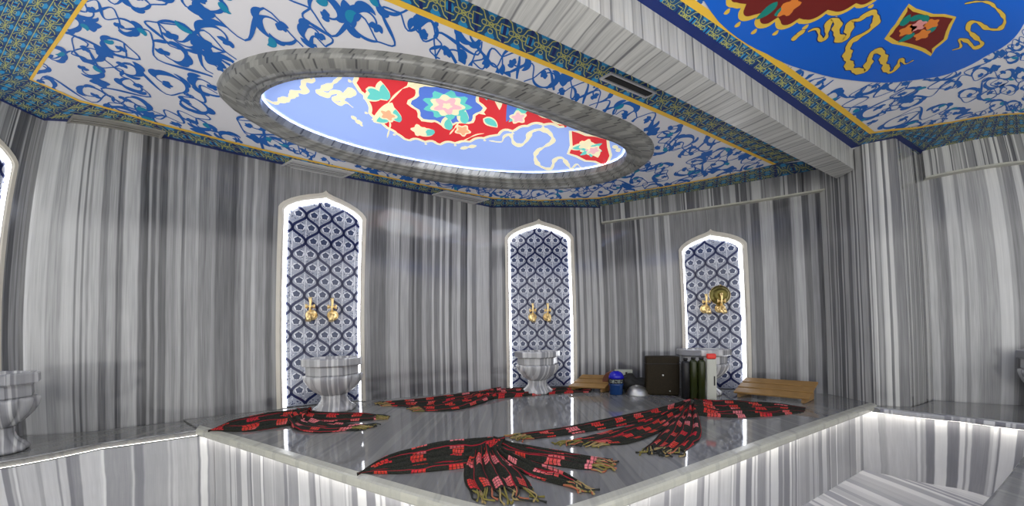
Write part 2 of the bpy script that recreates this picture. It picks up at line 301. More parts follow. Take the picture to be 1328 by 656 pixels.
# back-lit print of the vault (a luminous stretched sheet)
def backlit(name, col, k=.42):
    m = plain(name, col, .5); b = [n for n in m.node_tree.nodes if n.type == 'BSDF_PRINCIPLED'][0]
    b.inputs['Emission Color'].default_value = (*col, 1); b.inputs['Emission Strength'].default_value = k
    return m
E_SKY = backlit('backlit_blue', (.32, .45, .88))
E_RED = backlit('backlit_red', (.68, .03, .04))
E_CRM = backlit('backlit_cream', (.92, .84, .55))
E_BLU = backlit('backlit_deep_blue', (.10, .20, .66))
E_TEA = backlit('backlit_teal', (.14, .62, .56))
E_ORA = backlit('backlit_orange', (.95, .45, .25))
E_PNK = backlit('backlit_pink', (.88, .50, .55))
M_BRASS = plain('polished_brass', (.95, .70, .32), .28, 1.0)
M_OLDBR = plain('aged_brass', (.13, .11, .03), .35, .8, noise=.4, nscale=30)
M_WOOD = plain('varnished_wood', (.30, .17, .055), .4, noise=.3, nscale=12)
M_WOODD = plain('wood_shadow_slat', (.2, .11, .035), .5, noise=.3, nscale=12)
M_TILE = plain('tile_pale_glaze', (.31, .33, .40), .15)
M_TNAVY = plain('tile_navy', (.012, .018, .075), .15)
M_TMID = plain('tile_slate_blue', (.045, .06, .12), .15)
M_TGRY = plain('tile_grey_blue', (.25, .29, .38), .15)
M_TWHT = plain('tile_white', (.66, .68, .74), .15)
M_STEEL = plain('brushed_steel', (.6, .6, .56), .42, 1.0)
M_GREY = plain('grille_grey', (.42, .42, .42), .5)
M_DARK = plain('dark_slot', (.02, .02, .02), .8)

# ------------------------------------------------------------------ plan of the room
def U(a): return Vector((math.cos(a), math.sin(a)))
aA, aB, aC = .516, .006, -.422
CA, CB, CC = Vector((-1.865, 2.552)), Vector((.37, 3.477)), Vector((2.34, 2.967))
K0 = Vector((-3.53, 1.61)); K1 = Vector((-.24, 3.473)); K2 = Vector((1.194, 3.482))
KC = Vector((3.27, 2.552))                       # far end of the right-hand wall
P0, P1, P2 = Vector((3.2, 2.175)), Vector((3.405, 2.09)), Vector((3.95, 2.275))
D1, D2 = Vector((4.62, 1.62)), Vector((5.6, .55))
S0 = Vector((-3.60, .55)); S1 = Vector((-3.62, -1.7))
BACK = -1.7
FC = (.06, .907)                                  # front corner of the platform

ARCH = [(0, 0), (.03, .12), (.10, .27), (.24, .46), (.42, .63), (.62, .77), (.82, .88), (.94, .95), (1, 1)]
def arch(w, z0, zs, za, grow=0.0, keel=0.0):
    """closed outline in (s, z), from the bottom left up over the point and down"""
    h = w / 2 + grow; L = [(-h, z0)]
    for f, r in ARCH: L.append((-h * (1 - f), zs + grow * .35 + (za - zs + grow * .8) * r))
    if keel: L[-1] = (0, L[-1][1] + keel); L[-2] = (L[-2][0], L[-2][1] + keel * .25)
    return L + [(-s, z) for s, z in L[:-1]][::-1]

NICHES = {  # name: centre, wall angle, width, spring, apex
    'left':   (Vector((-3.553, 1.105)), R(88.3), .70, 2.49, 2.66),
    'long':   (CA, aA, .685, 2.475, 2.66),
    'corner': (CB, aB, .80, 2.475, 2.678),
    'right':  (CC, aC, .615, 2.215, 2.375)}

def wall(name, a, b, mat, z1=ZC, holes=(), u0=0, thick=.12):
    mb = MB(); d = (b - a); Ln = d.length; d = d / Ln; n = Vector((d.y, -d.x))   # n points into the room when a->b keeps the room on its right
    P = lambda s, z, o=0: (a.x + d.x * s - n.x * o, a.y + d.y * s - n.y * o, z)
    outer = [(0, 0), (Ln, 0), (Ln, z1), (0, z1)]
    loops = [[Vector((s, z, 0)) for s, z in outer]]
    for (c, ang, w, zs, za) in holes:
        s0 = (c - a).dot(d)
        loops.append([Vector((s0 + s, z, 0)) for s, z in arch(w, ZP + .004, zs, za)])
    flat = [p for l in loops for p in l]
    for t in tessellate_polygon(loops):
        q = [flat[i] for i in t]
        ar = (q[1].x-q[0].x)*(q[2].y-q[0].y)-(q[2].x-q[0].x)*(q[1].y-q[0].y)
        if ar < 0: q = q[::-1]
        mb.face([P(v.x, v.y) for v in q], mat, [(u0 + v.x, v.y) for v in q])
    mb.face([P(0, 0, thick), P(0, z1, thick), P(Ln, z1, thick), P(Ln, 0, thick)], mat)
    for q in (((0, 0), (0, z1)), ((0, z1), (Ln, z1)), ((Ln, z1), (Ln, 0)), ((Ln, 0), (0, 0))):
        mb.face([P(*q[0]), P(*q[1]), P(*q[1], thick), P(*q[0], thick)], mat)
    return struct(mb.build(name, merge=False))

wall('wall_left', S1, K0, M_0, holes=[NICHES['left']])
wall('wall_back_left', K0, K1, M_A, holes=[NICHES['long']])
wall('wall_back', K1, K2, M_B, holes=[NICHES['corner']])
wall('wall_back_right', K2, KC, M_C, holes=[NICHES['right']])
wall('wall_right', P2, D2, M_D)
wall('wall_far_right', D2, Vector((5.6, BACK)), M_D)
mb = MB(); mb.prism([tuple(P0), tuple(P1), tuple(P2), (4.1, 2.62), (3.268, 2.62)], 0, ZC, M_P, u0=2.0)
struct(mb.build('wall_pillar', merge=False))
mb = MB()
mb.prism([(-3.75, BACK), (5.7, BACK), (5.7, 3.7), (-3.75, 3.7)], -.05, 0, M_FLOOR)
struct(mb.build('floor', merge=False))

# bulkheads above the crown line on the two right-hand walls
def bulk(name, a, b, z0, dep, mat, u0=0, lit=None):
    d = (b - a).normalized(); n = Vector((d.y, -d.x)); mb = MB()
    mb.prism([tuple(a + n * .001), tuple(b + n * .001), tuple(b + n * dep), tuple(a + n * dep)], z0, ZC - .002, mat, u0=u0, mbot=lit)
    mb.prism([tuple(a + n * .001), tuple(b + n * .001), tuple(b + n * (dep + .008)), tuple(a + n * (dep + .008))], z0 - .016, z0, M_NOSE)
    return struct(mb.build(name, merge=False))
bulk('trim_2', K2 + U(aC) * .012, KC, 2.70, .045, M_0, 7.3, M_NOSE)
bulk('trim_3', P2 + (D2 - P2).normalized() * .01, D2, 2.665, .06, M_P, 3, M_NOSE)

# ------------------------------------------------------------------ ceiling
ring_out = smoothline(DATA['ring_out'], 96, True); ring_in = smoothline(DATA['ring_in'], 96, True)
mb = MB()
outer = [Vector((-3.75, BACK, 0)), Vector((5.7, BACK, 0)), Vector((5.7, 3.7, 0)), Vector((-3.75, 3.7, 0))]
hole = [Vector((p.x, p.y, 0)) for p in ring_in]
flat = outer + hole
for t in tessellate_polygon([outer, hole]):
    q = [flat[i] for i in t]
    ar = (q[1].x-q[0].x)*(q[2].y-q[0].y)-(q[2].x-q[0].x)*(q[1].y-q[0].y)
    if ar > 0: q = q[::-1]
    mb.face([(v.x, v.y, ZC) for v in q], M_WHITE)
    mb.face([(v.x, v.y, ZC + .2) for v in q[::-1]], M_WHITE)
for i in range(4):
    a, b = outer[i], outer[(i+1) % 4]; mb.face([(a.x, a.y, ZC), (b.x, b.y, ZC), (b.x, b.y, ZC+.2), (a.x, a.y, ZC+.2)], M_WHITE)
ceiling = struct(mb.build('ceiling', merge=False))

# flat paint on the ceiling: ribbons and patches a hair below the plaster
STACK = [0]
def ribbon(mb, pts, widths, z, m, keep=None):
    n = len(pts); STACK[0] += 1; z = z - (STACK[0] % 400) * 1.2e-6
    for i in range(n - 1):
        a, b = pts[i], pts[i+1]
        def nrm(k):
            t = pts[min(k+1, n-1)] - pts[max(k-1, 0)]; t = Vector((t.x, t.y, 0))
            return Vector((-t.y, t.x, 0)).normalized() if t.length > 1e-9 else Vector((0, 1, 0))
        na, nb = nrm(i), nrm(i+1)
        q = [a + na * widths[i], a - na * widths[i], b - nb * widths[i+1], b + nb * widths[i+1]]
        if keep and not all(keep(p) for p in q): continue
        mb.face([(p.x, p.y, z) for p in q[::-1]], m, [(0, 0)] * 4)
def patch(mb, poly, z, m):
    V = [Vector((p[0], p[1], 0)) for p in poly]
    for t in tessellate_polygon([V]):
        q = [V[i] for i in t]
        ar = (q[1].x-q[0].x)*(q[2].y-q[0].y)-(q[2].x-q[0].x)*(q[1].y-q[0].y)
        if ar > 0: q = q[::-1]
        mb.face([(v.x, v.y, z) for v in q], m, [(0, 0)] * 3)
def leaf(mb, p, ang, ln, wd, curl, z, m, keep=None, two=True):
    N = 9; pts = []; a = ang; q = Vector(p)
    for i in range(N + 1):
        pts.append(q.copy()); a += curl / N; q = q + Vector((math.cos(a), math.sin(a), 0)) * ln / N
    ribbon(mb, pts, [wd * (math.sin(PI * min(1, (i / N) ** .75)) ** .8) + .0015 for i in range(N + 1)], z, m, keep)
def scrolls(mb, keep, box, n, seed, z, s=1.0):
    """running scroll-work: spiral stems that carry split leaves, joined by wavy tendrils"""
    rnd = random.Random(seed); pts = []; tries = 0
    while len(pts) < n and tries < 16000:
        tries += 1
        p = Vector((rnd.uniform(box[0], box[2]), rnd.uniform(box[1], box[3]), 0))
        if not keep(p): continue
        if all((p - q[0]).length > .175 * s for q in pts): pts.append((p, rnd.uniform(.075, .115) * s, rnd.choice((-1, 1)), rnd.uniform(0, 2 * PI)))
    for p, r, sg, a0 in pts:
        N = 30; line = []; w = []
        for i in range(N + 1):
            t = i / N; a = a0 + sg * t * 2 * PI * .8; q = r * (1 - .55 * t)
            line.append(p + Vector((math.cos(a), math.sin(a) * .85, 0)) * q)
            w.append((.0048 + .014 * math.sin(PI * t) ** 10 + .004 * max(0, math.sin(PI * 4 * t))) * s)
        ribbon(mb, line, w, z, M_BLUE, keep)
        for k in (5, 17):
            q = line[k]; d = (line[min(k+1, N)] - line[k-1]); an = math.atan2(d.y, d.x)
            leaf(mb, q, an - sg * rnd.uniform(.5, .9), r * rnd.uniform(.8, 1.1), .017 * s * rnd.uniform(.7, 1.25), sg * rnd.uniform(1.4, 2.4), z, M_BLUE, keep)
        if rnd.random() < .5: leaf(mb, line[10], a0 + rnd.uniform(0, 6), r * .75, .017 * s, sg * 2.0, z - .0006, M_TEAL, keep)
        e = line[-1]; d = line[-1] - line[-3]; an = math.atan2(d.y, d.x)
        for da in (-.9, 0, .9): leaf(mb, e, an + da, r * .42, .015 * s, sg * .7, z, M_BLUE, keep)
        if rnd.random() < .3:
            c_ = p - Vector((math.cos(a0), math.sin(a0), 0)) * r * 1.2
            for da in (0, 1.57, 3.14, 4.71): leaf(mb, c_, a0 + da, .06 * s, .026 * s, 0, z, M_BLUE, keep)
    for i, (p, r, sg, a0) in enumerate(pts):
        near = sorted(pts, key=lambda q: (q[0] - p).length)[1:3]
        for q in near[:2]:
            A = p + Vector((math.cos(a0), math.sin(a0) * .85, 0)) * r; Bq = q[0] + Vector((math.cos(q[3]), math.sin(q[3]) * .85, 0)) * q[1]
            d = Bq - A; nn = Vector((-d.y, d.x, 0)) * .3 * sg
            line = smoothline([tuple(A), tuple(A + d * .3 + nn), tuple(A + d * .7 - nn), tuple(Bq)], 20)
            ribbon(mb, line, [.0042 * s + .006 * s * math.sin(PI * k / 19) ** 8 for k in range(20)], z, M_BLUE, keep)

yel1 = DATA['yel1']
yel1 = [[-1.62, .80]] + [yel1[0]] + yel1[1:] 
paintpoly = yel1
disc_c = Vector((1.764, .698, 0)); ua = R(21)
def disc_pt(a, k=1.0):
    x, y = 1.36 * k * math.cos(a), .79 * k * math.sin(a)
    return Vector((disc_c.x + x * math.cos(ua) - y * math.sin(ua), disc_c.y + x * math.sin(ua) + y * math.cos(ua), 0))
yel2 = [[-3.3, -.40], [.911, 1.206], [1.576, 1.458], [3.103, 2.042], [3.25, 1.997], [3.44, 1.955], [4.077, 1.405], [5.0, .4], [5.0, BACK], [-3.3, BACK]]
ro_poly = [(p.x, p.y) for p in ring_out]
def disc_scale():
    S_ = []
    for x, y_ in DATA['disc_pts']:
        dx, dy = x - disc_c.x, y_ - disc_c.y; lx = (dx * math.cos(ua) + dy * math.sin(ua)) / 1.36; ly = (-dx * math.sin(ua) + dy * math.cos(ua)) / .79
        S_.append((math.atan2(ly, lx), math.hypot(lx, ly)))
    S_.sort(); return S_
DS = disc_scale()
def dsc(a):
    a = (a + PI) % (2 * PI) - PI; pts_ = [(DS[0][0] - .6, 1.0)] + DS + [(DS[-1][0] + .5, 1.0)]
    for (a0, k0), (a1, k1) in zip(pts_, pts_[1:]):
        if a0 <= a <= a1: return k0 + (k1 - k0) * (a - a0) / (a1 - a0)
    return 1.0
disc_poly = [tuple(disc_pt(2 * PI * i / 96, dsc(2 * PI * i / 96))[:2]) for i in range(96)]
mb = MB()
zq = ZC - .002
scrolls(mb, lambda p: inside(p, paintpoly) and not inside(p, ro_poly), (-3.1, .8, 2.7, 3.35), 300, 11, zq)
scrolls(mb, lambda p: inside(p, yel2) and not inside(p, disc_poly), (.1, -.3, 4.9, 2.1), 300, 23, zq, .9)
mb.build('scroll_painting', ceiling, merge=False, kind='structure')

def border_cells(mb, P00, P10, P11, P01, ncell, z, rows=1):
    """strip of interlace between two lines; P00->P10 is the outer edge, P01->P11 the inner"""
    P00, P10, P11, P01 = [Vector((*p, 0)) for p in (P00, P10, P11, P01)]
    if rows > 1:
        f0 = lambda u, v: (P00.lerp(P10, u)).lerp(P01.lerp(P11, u), v)
        for r in range(rows):
            border_cells(mb, f0(0, r / rows)[:2], f0(1, r / rows)[:2], f0(1, (r+1) / rows)[:2], f0(0, (r+1) / rows)[:2], ncell, z)
        return
    f = lambda u, v: (P00.lerp(P10, u)).lerp(P01.lerp(P11, u), v)
    q = [f(0, 0), f(1, 0), f(1, 1), f(0, 1)]
    patch(mb, [tuple(p[:2]) for p in q], z, M_NAVY)
    w = min((P10-P00).length / ncell, (P01-P00).length, .15) * .019
    def line(pts, ww, m, dz):
        V = [f(u, v) for u, v in pts]; ribbon(mb, V, [ww] * len(V), z - dz, m)
    def poly(pts, m, dz):
        patch(mb, [tuple(f(u, v)[:2]) for u, v in pts], z - dz, m)
    for i in range(ncell):
        u = lambda t: (i + t) / ncell
        # cyan hexagons between the bands
        for cu, cv in ((.0, .5), (.5, .14), (.5, .86)):
            a, bq = .19, .12
            if cu == 0 and i == 0: continue
            poly([(u(cu - a), cv), (u(cu - a*.5), cv - bq), (u(cu + a*.5), cv - bq), (u(cu + a), cv), (u(cu + a*.5), cv + bq), (u(cu - a*.5), cv + bq)], M_CYAN, .0003)
        # gold crossings
        for (x0, y0, x1, y1) in ((0, .1, .5, .5), (.5, .5, 1, .9), (0, .9, .5, .5), (.5, .5, 1, .1)):
            line([(u(x0), y0), (u(x0*.6+x1*.4), y0*.75+y1*.25), (u(x0*.4+x1*.6), y0*.25+y1*.75), (u(x1), y1)], w, M_YEL2, .0006)
        for cu, cv in ((.5, .5), (.25, .5), (.75, .5), (.5, .3), (.5, .7)):
            k = [(u(cu + .09 * math.cos(a)), cv + .075 * math.sin(a)) for a in [2 * PI * j / 8 for j in range(9)]]
            line(k, w * .8, M_YEL2, .0008)
        line([(u(.0), .02), (u(.0), .98)], w * 3.2, M_EDGE, .001)
        line([(u(.0) , .33), (u(.16), .33), (u(.16), .67), (u(0), .67)], w, M_YEL2, .0011)
        line([(u(.84), .33), (u(1), .33)], w, M_YEL2, .0011); line([(u(.84), .67), (u(1), .67)], w, M_YEL2, .0011)
    line([(0, .06), (1, .06)], w * 1.1, M_YEL2, .0012)
mb = MB(); zb = ZC - .0015
def wallpt(a, b, t): v = a.lerp(b, t); return (v.x, v.y)
y = DATA['yel1']
segs = [((-1.9, -.15), (-3.35, .3), y[2], [-1.62, .80], 9),
        ((-3.60, .3), (-3.54, 1.2), y[2], (-3.35, .3), 5),
        ((-3.62, -1.0), (-3.60, .3), (-3.35, .3), (-1.9, -.15), 8),
        ((-3.54, 1.2), tuple(K0), y[3], y[2], 3),
        (tuple(K0), (-2.86, 1.99), y[4], y[3], 5),
        ((-2.86, 1.99), (-2.43, 2.23), y[5], y[4], 4),
        ((-2.43, 2.23), wallpt(K0, K1, .56), y[6], y[5], 8),
        (wallpt(K0, K1, .56), wallpt(K0, K1, .78), y[7], y[6], 6),
        (wallpt(K0, K1, .78), tuple(K1), y[8], y[7], 6),
        (tuple(K1), (.42, 3.477), y[9], y[8], 4),
        ((.42, 3.477), tuple(K2), y[10], y[9], 4),
        (tuple(K2), wallpt(K2, KC, .53), y[11], y[10], 6),
        (wallpt(K2, KC, .53), (2.93, 2.69), y[12], y[11], 4)]
# along the beam, from right to left
beam_far = lambda x: (x, 1.058 + .386 * (x + .197) + .0)
ys = [y[12], y[13], y[14], y[15], y[16], y[17], [-1.62, .80]]
xs = [3.1, 1.80, .85, .34, -.10, -.50, -1.5]
for i in range(6):
    A = (xs[i], beam_far(xs[i])[1] - .04); Bq = (xs[i+1], beam_far(xs[i+1])[1] - .04)
    segs.append((A, Bq, ys[i+1], ys[i], max(2, round((xs[i] - xs[i+1]) / .16))))
segs.append(((2.93, 2.69), (3.1, 2.292), y[12], y[12], 1))
for s in segs[:-1]:
    wd = ((Vector(s[0]) + Vector(s[1])) / 2 - (Vector(s[2]) + Vector(s[3])) / 2).length; ln = (Vector(s[0]) - Vector(s[1])).length
    border_cells(mb, *s[:4], max(1, round(ln / .15)), zb, max(1, round(wd / .17)))
border_cells(mb, (2.93, 2.69), (3.24, 2.56), (2.95, 2.40), tuple(y[12]), 2, zb)
border_cells(mb, (3.24, 2.56), (3.22, 2.33), (2.80, 2.29), (2.95, 2.40), 2, zb)
bn = lambda x: 1.321 + .405 * (x - .935)
segs2 = [((-3.2, bn(-3.2)), (-1, bn(-1)), [-1, .475], [-3.3, -.40], 14),
         ((-1, bn(-1)), (.87, bn(.87)), [.911, 1.206], [-1, .475], 14),
         ((.87, bn(.87)), (1.54, bn(1.54)), [1.576, 1.458], [.911, 1.206], 6),
         ((1.54, bn(1.54)), (3.16, bn(3.16)), [3.103, 2.042], [1.576, 1.458], 14),
         ((3.16, bn(3.16)), tuple(P1), [3.40, 1.962], [3.103, 2.042], 3),
         (tuple(P1), tuple(P2), [3.62, 1.835], [3.40, 1.962], 3),
         (tuple(P2), tuple(D1), [4.077, 1.405], [3.62, 1.835], 6),
         (tuple(D1), tuple(D2), [5.0, .4], [4.077, 1.405], 9)]
for s in segs2:
    wd = ((Vector(s[0]) + Vector(s[1])) / 2 - (Vector(s[2]) + Vector(s[3])) / 2).length; ln = (Vector(s[0]) - Vector(s[1])).length
    border_cells(mb, *s[:4], max(1, round(ln / .13)), zb, max(1, round(wd / .17)))
mb.build('border_painting', ceiling, merge=False, kind='structure')
mb = MB()
def goldline(pts, w, z, m): ribbon(mb, [Vector((*p, 0)) for p in pts], [w] * len(pts), z, m)
goldline([[-1.62, .80]] + y + [[-1.62, .80]], .014, ZC - .0032, M_YEL)
goldline([[-3.3, -.40], [.911, 1.206], [1.576, 1.458], [3.103, 2.042], [3.25, 1.997], [3.40, 1.962], [3.62, 1.835], [4.077, 1.405], [5.0, .4]], .014, ZC - .0032, M_YEL)
goldline([tuple(S1 + Vector((.02, 0))), (-3.53, 1.0), tuple(K0 + Vector((.015, -.01))), tuple(K1 + Vector((.01, -.02))), tuple(K2 + Vector((-.01, -.02))), tuple(KC + Vector((0, -.02)))], .02, ZC - .0036, M_EDGE)
goldline([(-3.2, bn(-3.2) - .02), (3.17, bn(3.17) - .02), tuple(P1 + Vector((-.02, -.02))), tuple(P2 + Vector((0, -.03))), tuple(D2 + Vector((-.03, -.03)))], .022, ZC - .0036, M_EDGE)
mb.build('gold_line_painting', ceiling, merge=False, kind='structure')

def cloud(mb, pts, w, z, m, mo=None):
    line = smoothline(pts, len(pts) * 8)
    n = len(line)
    ww = [w * (.72 + .26 * math.sin(i * .42) + .12 * math.sin(i * .93)) * min(1, .25 + 4 * i / n, .25 + 4 * (n - 1 - i) / n) for i in range(n)]
    if mo: ribbon(mb, line, [x + w * .22 for x in ww], z + .0004, mo)
    ribbon(mb, line, ww, z, m)
def grow(poly, k):
    cx = sum(p[0] for p in poly) / len(poly); cy = sum(p[1] for p in poly) / len(poly)
    return [(cx + (p[0] - cx) * k, cy + (p[1] - cy) * k) for p in poly]
def inset(poly, d):
    n = len(poly); ar = sum(poly[i][0]*poly[(i+1)%n][1]-poly[(i+1)%n][0]*poly[i][1] for i in range(n)); sg = 1 if ar > 0 else -1; out = []
    for i in range(n):
        a, b, c = Vector(poly[i-1]), Vector(poly[i]), Vector(poly[(i+1) % n])
        t = (c - a).normalized(); out.append((b.x - t.y * sg * d, b.y + t.x * sg * d))
    return out
def blob(mb, x, y_, r, z, m, k=6, amp=.25, ph=0):
    patch(mb, [(x + r * (1 + amp * math.sin(k * a + ph)) * math.cos(a), y_ + r * (1 + amp * math.sin(k * a + ph)) * math.sin(a)) for a in [2 * PI * i / 24 for i in range(24)]], z, m)
# vivid blue oval with medallion over the near bay
mb = MB(); zd = ZC - .004
patch(mb, disc_poly, zd, M_DISC)
md0 = smoothline(DATA['disc_med'], 160, True); med = []
ar_ = sum(md0[i].x * md0[(i+1) % 160].y - md0[(i+1) % 160].x * md0[i].y for i in range(160)); sg_ = 1 if ar_ > 0 else -1
for i, p in enumerate(md0):
    t = md0[(i+1) % 160] - md0[i-1]; med.append(tuple((p + Vector((t.y, -t.x, 0)).normalized() * sg_ * .030 * abs(math.sin(i * PI / 10)) ** .7)[:2]))
for i, (x_, y_) in enumerate(inset(med, -.018)):
    if i % 10 == 5: blob(mb, x_, y_, .013, zd - .0006, M_GOLD2, 3, .1)
patch(mb, med, zd - .0006, M_GOLD2); patch(mb, inset(med, .022), zd - .0012, M_DRED)
loz = DATA['disc_loz']; patch(mb, inset(loz, -.012), zd - .0006, M_GOLD2); patch(mb, inset(loz, .012), zd - .0012, M_DRED)
for c in DATA['disc_cloud']: cloud(mb, c, .022, zd - .0010, M_GOLD2, M_EDGE)
bl = {'o': M_ORG, 't': M_GRN, 'p': M_PNK}
for i, (x, yy, c) in enumerate(DATA['disc_blobs']):
    if c == 't': leaf(mb, (x - .03 * math.cos(i * 1.3), yy - .03 * math.sin(i * 1.3), 0), i * 1.3, .09, .024, .6, zd - .0018, M_GRN)
    else: blob(mb, x, yy, .042, zd - .0022, bl[c], 5, .2, i)
mb.build('medallion_painting', ceiling, merge=False, kind='structure')

# beam
mb = MB()
Pn = lambda x, o=0: (x, bn(x) + o); far = lambda x: (x, 1.058 + .386 * (x + .197))
quadb = [(-3.6, bn(-3.6)), (3.19, bn(3.19)), (3.2, 2.37), (-3.6, far(-3.6)[1])]
z0b = ZC - .2
# underside, banded across
segsN = 40
for i in range(segsN):
    t0, t1 = i / segsN, (i+1) / segsN
    a0 = Vector(quadb[0]).lerp(Vector(quadb[1]), t0); a1 = Vector(quadb[0]).lerp(Vector(quadb[1]), t1)
    b0 = Vector(quadb[3]).lerp(Vector(quadb[2]), t0); b1 = Vector(quadb[3]).lerp(Vector(quadb[2]), t1)
    L0, L1 = t0 * 7.3, t1 * 7.3
    mb.face([(*a0, z0b), (*b0, z0b), (*b1, z0b), (*a1, z0b)], M_BEAM, [(L0, 0), (L0 + .12, .3), (L1 + .12, .3), (L1, 0)])
    mb.face([(*a0, z0b), (*a1, z0b), (*a1, ZC), (*a0, ZC)], M_BEAM, [(L0 + 9, 0), (L1 + 9, 0), (L1 + 9, .2), (L0 + 9, .2)])
    mb.face([(*b1, z0b), (*b0, z0b), (*b0, ZC), (*b1, ZC)], M_BEAM, [(L1 + 3, 0), (L0 + 3, 0), (L0 + 3, .2), (L1 + 3, .2)])
mb.face([(*quadb[1], z0b), (*quadb[2], z0b), (*quadb[2], ZC), (*quadb[1], ZC)], M_BEAM)
struct(mb.build('trim_1', merge=False))

# ------------------------------------------------------------------ oval light vault
vault = empty('ceiling_dome', (-.3, 2.2, ZC), 'oval backlit vault with grey marble ring and painted red medallion on blue', 'ceiling dome')
def wloc(o, root):
    o.matrix_parent_inverse = root.matrix_basis.inverted() if False else Matrix.Translation(root.location).inverted(); return o
def child(mb, name, root, **k):
    """mesh written in world coordinates, parented so that it stays in place"""
    Mi = (Matrix.Translation(root.location) @ root.rotation_euler.to_matrix().to_4x4()).inverted()
    mb.v = [tuple(Mi @ Vector(p)) for p in mb.v]
    return mb.build(name, root, **k)
mb = MB(); n = 96; prof = [(0, 0), (.02, -.028), (.12, -.045), (.42, -.058), (.62, -.052), (.66, -.036), (.76, -.044), (.82, -.040), (.85, -.026), (.95, -.03), (1, -.012), (1, .05)]
arc = [0]
for i in range(n): arc.append(arc[-1] + (ring_out[(i+1) % n] - ring_out[i]).length)
for k in range(len(prof) - 1):
    for i in range(n):
        j = (i + 1) % n
        def pt(ii, kk):
            q = ring_out[ii].lerp(ring_in[ii], prof[kk][0]); return (q.x, q.y, ZC + prof[kk][1])
        mb.face([pt(i, k), pt(i, k+1), pt(j, k+1), pt(j, k)], M_RING, [(arc[i], k * .02), (arc[i] + .03, k * .02 + .02), (arc[i+1] + .03, k * .02 + .02), (arc[i+1], k * .02)], True)
# ring_out and ring_in start at matching corners of the oval
child(mb, 'marble_ring', vault)
mb = MB(); Z1 = ZC + .06
cen = Vector((sum(p.x for p in ring_in) / n, sum(p.y for p in ring_in) / n, 0))
cov = [cen + (p - cen) * 1.06 for p in ring_in]
patch(mb, [tuple(p[:2]) for p in cov], Z1, E_SKY)
child(mb, 'backlit_sheet', vault, merge=False)
sheet = [o for o in bpy.data.objects if o.name.startswith('backlit_sheet')][0]
mb = MB(); med0 = smoothline(DATA['dome_med'], 200, True)
med = []
for i, p in enumerate(med0):
    t = med0[(i+1) % 200] - med0[i-1]; nn = Vector((t.y, -t.x, 0)).normalized(); med.append(tuple((p + nn * .020 * abs(math.sin(i * PI / 7)))[:2]))
patch(mb, inset(med, -.02), Z1 - .0006, E_CRM); patch(mb, inset(med, .006), Z1 - .0012, E_RED)
# little cream pearls around the scalloped edge
for i, (x, yy) in enumerate(inset(med, -.035)):
    if i % 14 == 7: blob(mb, x, yy, .012, Z1 - .0006, E_CRM, 3, .1)
patch(mb, DATA['dome_vase'], Z1 - .0018, E_CRM)
fx, fy = DATA['dome_flower']
for r, m, k, a in ((.25, E_CRM, 8, .1), (.225, E_BLU, 8, .1), (.15, E_TEA, 9, .16), (.11, E_CRM, 7, .15), (.08, E_PNK, 5, .3), (.03, E_CRM, 5, .2)):
    zz = Z1 - .0024 - (.25 - r) * .01
    patch(mb, [(fx + 1.1 * r * (1 + a * math.sin(k * t)) * math.cos(t), fy + .8 * r * (1 + a * math.sin(k * t)) * math.sin(t)) for t in [2 * PI * i / 40 for i in range(40)]], zz, m)
for i, (dx, dy) in enumerate(((-.1, -.24), (.15, -.27), (.34, -.22), (.5, -.1), (.62, -.05), (-.4, -.05))):
    leaf(mb, (fx + dx, fy + dy, 0), .3 + i * .4, .28, .04, .5, Z1 - .003, (E_BLU, E_TEA, E_CRM)[i % 3])
for i, (x, yy, c) in enumerate(DATA['dome_blobs']):
    if c == 't':
        leaf(mb, (x - .05, yy - .03, 0), i * 2.1 + .4, .15, .046, .5, Z1 - .0030, E_CRM); leaf(mb, (x - .04, yy - .025, 0), i * 2.1 + .4, .13, .033, .5, Z1 - .0036, E_TEA)
    else:
        blob(mb, x, yy, .062, Z1 - .004, E_CRM, 5, .2, i); blob(mb, x, yy, .046, Z1 - .0046, {'o': E_ORA, 'c': E_CRM, 'p': E_PNK}[c], 5, .25, i)
# white stems
for (x0, y0, x1, y1) in ((-.56, .06, -.28, -.16), (-.28, -.16, .02, -.2), (-.05, .3, .05, .16), (-.6, .3, -.5, .1), (.0, .42, .25, .3)):
    cloud(mb, [(fx + x0, fy + y0), (fx + (x0+x1)/2 + .04, fy + (y0+y1)/2 - .04), (fx + x1, fy + y1)], .008, Z1 - .0034, E_CRM)
loz = DATA['dome_loz']; patch(mb, inset(loz, -.022), Z1 - .0006, E_CRM); patch(mb, inset(loz, .004), Z1 - .0012, E_RED); patch(mb, grow(loz, .5), Z1 - .0018, E_CRM)
lc = (sum(p[0] for p in loz) / len(loz), sum(p[1] for p in loz) / len(loz))
for k in range(6): leaf(mb, (lc[0], lc[1], 0), k * 1.05, .12, .028, .4, Z1 - .0026, E_TEA)
blob(mb, lc[0], lc[1], .045, Z1 - .0032, E_PNK, 5, .2)
for c in DATA['dome_cloud']: cloud(mb, c, .026, Z1 - .0010, E_CRM)
o = child(mb, 'vault_painting', vault, merge=False)
mb = MB()
for i in range(n):   # strip light hidden in the cove above the ring
    j = (i + 1) % n; a, b = cen + (ring_in[i] - cen) * 1.035, cen + (ring_in[j] - cen) * 1.035
    mb.face([(a.x, a.y, ZC + .012), (b.x, b.y, ZC + .012), (b.x, b.y, ZC + .034), (a.x, a.y, ZC + .034)], M_LEDC)
child(mb, 'cove_light_strip', vault, merge=False)
mb = MB()
for i in range(n):
    j = (i + 1) % n; a, b = cov[i], cov[j]
    mb.face([(a.x, a.y, ZC + .002), (b.x, b.y, ZC + .002), (b.x, b.y, Z1 + .004), (a.x, a.y, Z1 + .004)], M_WHITE)
child(mb, 'cove_wall', vault, merge=False)

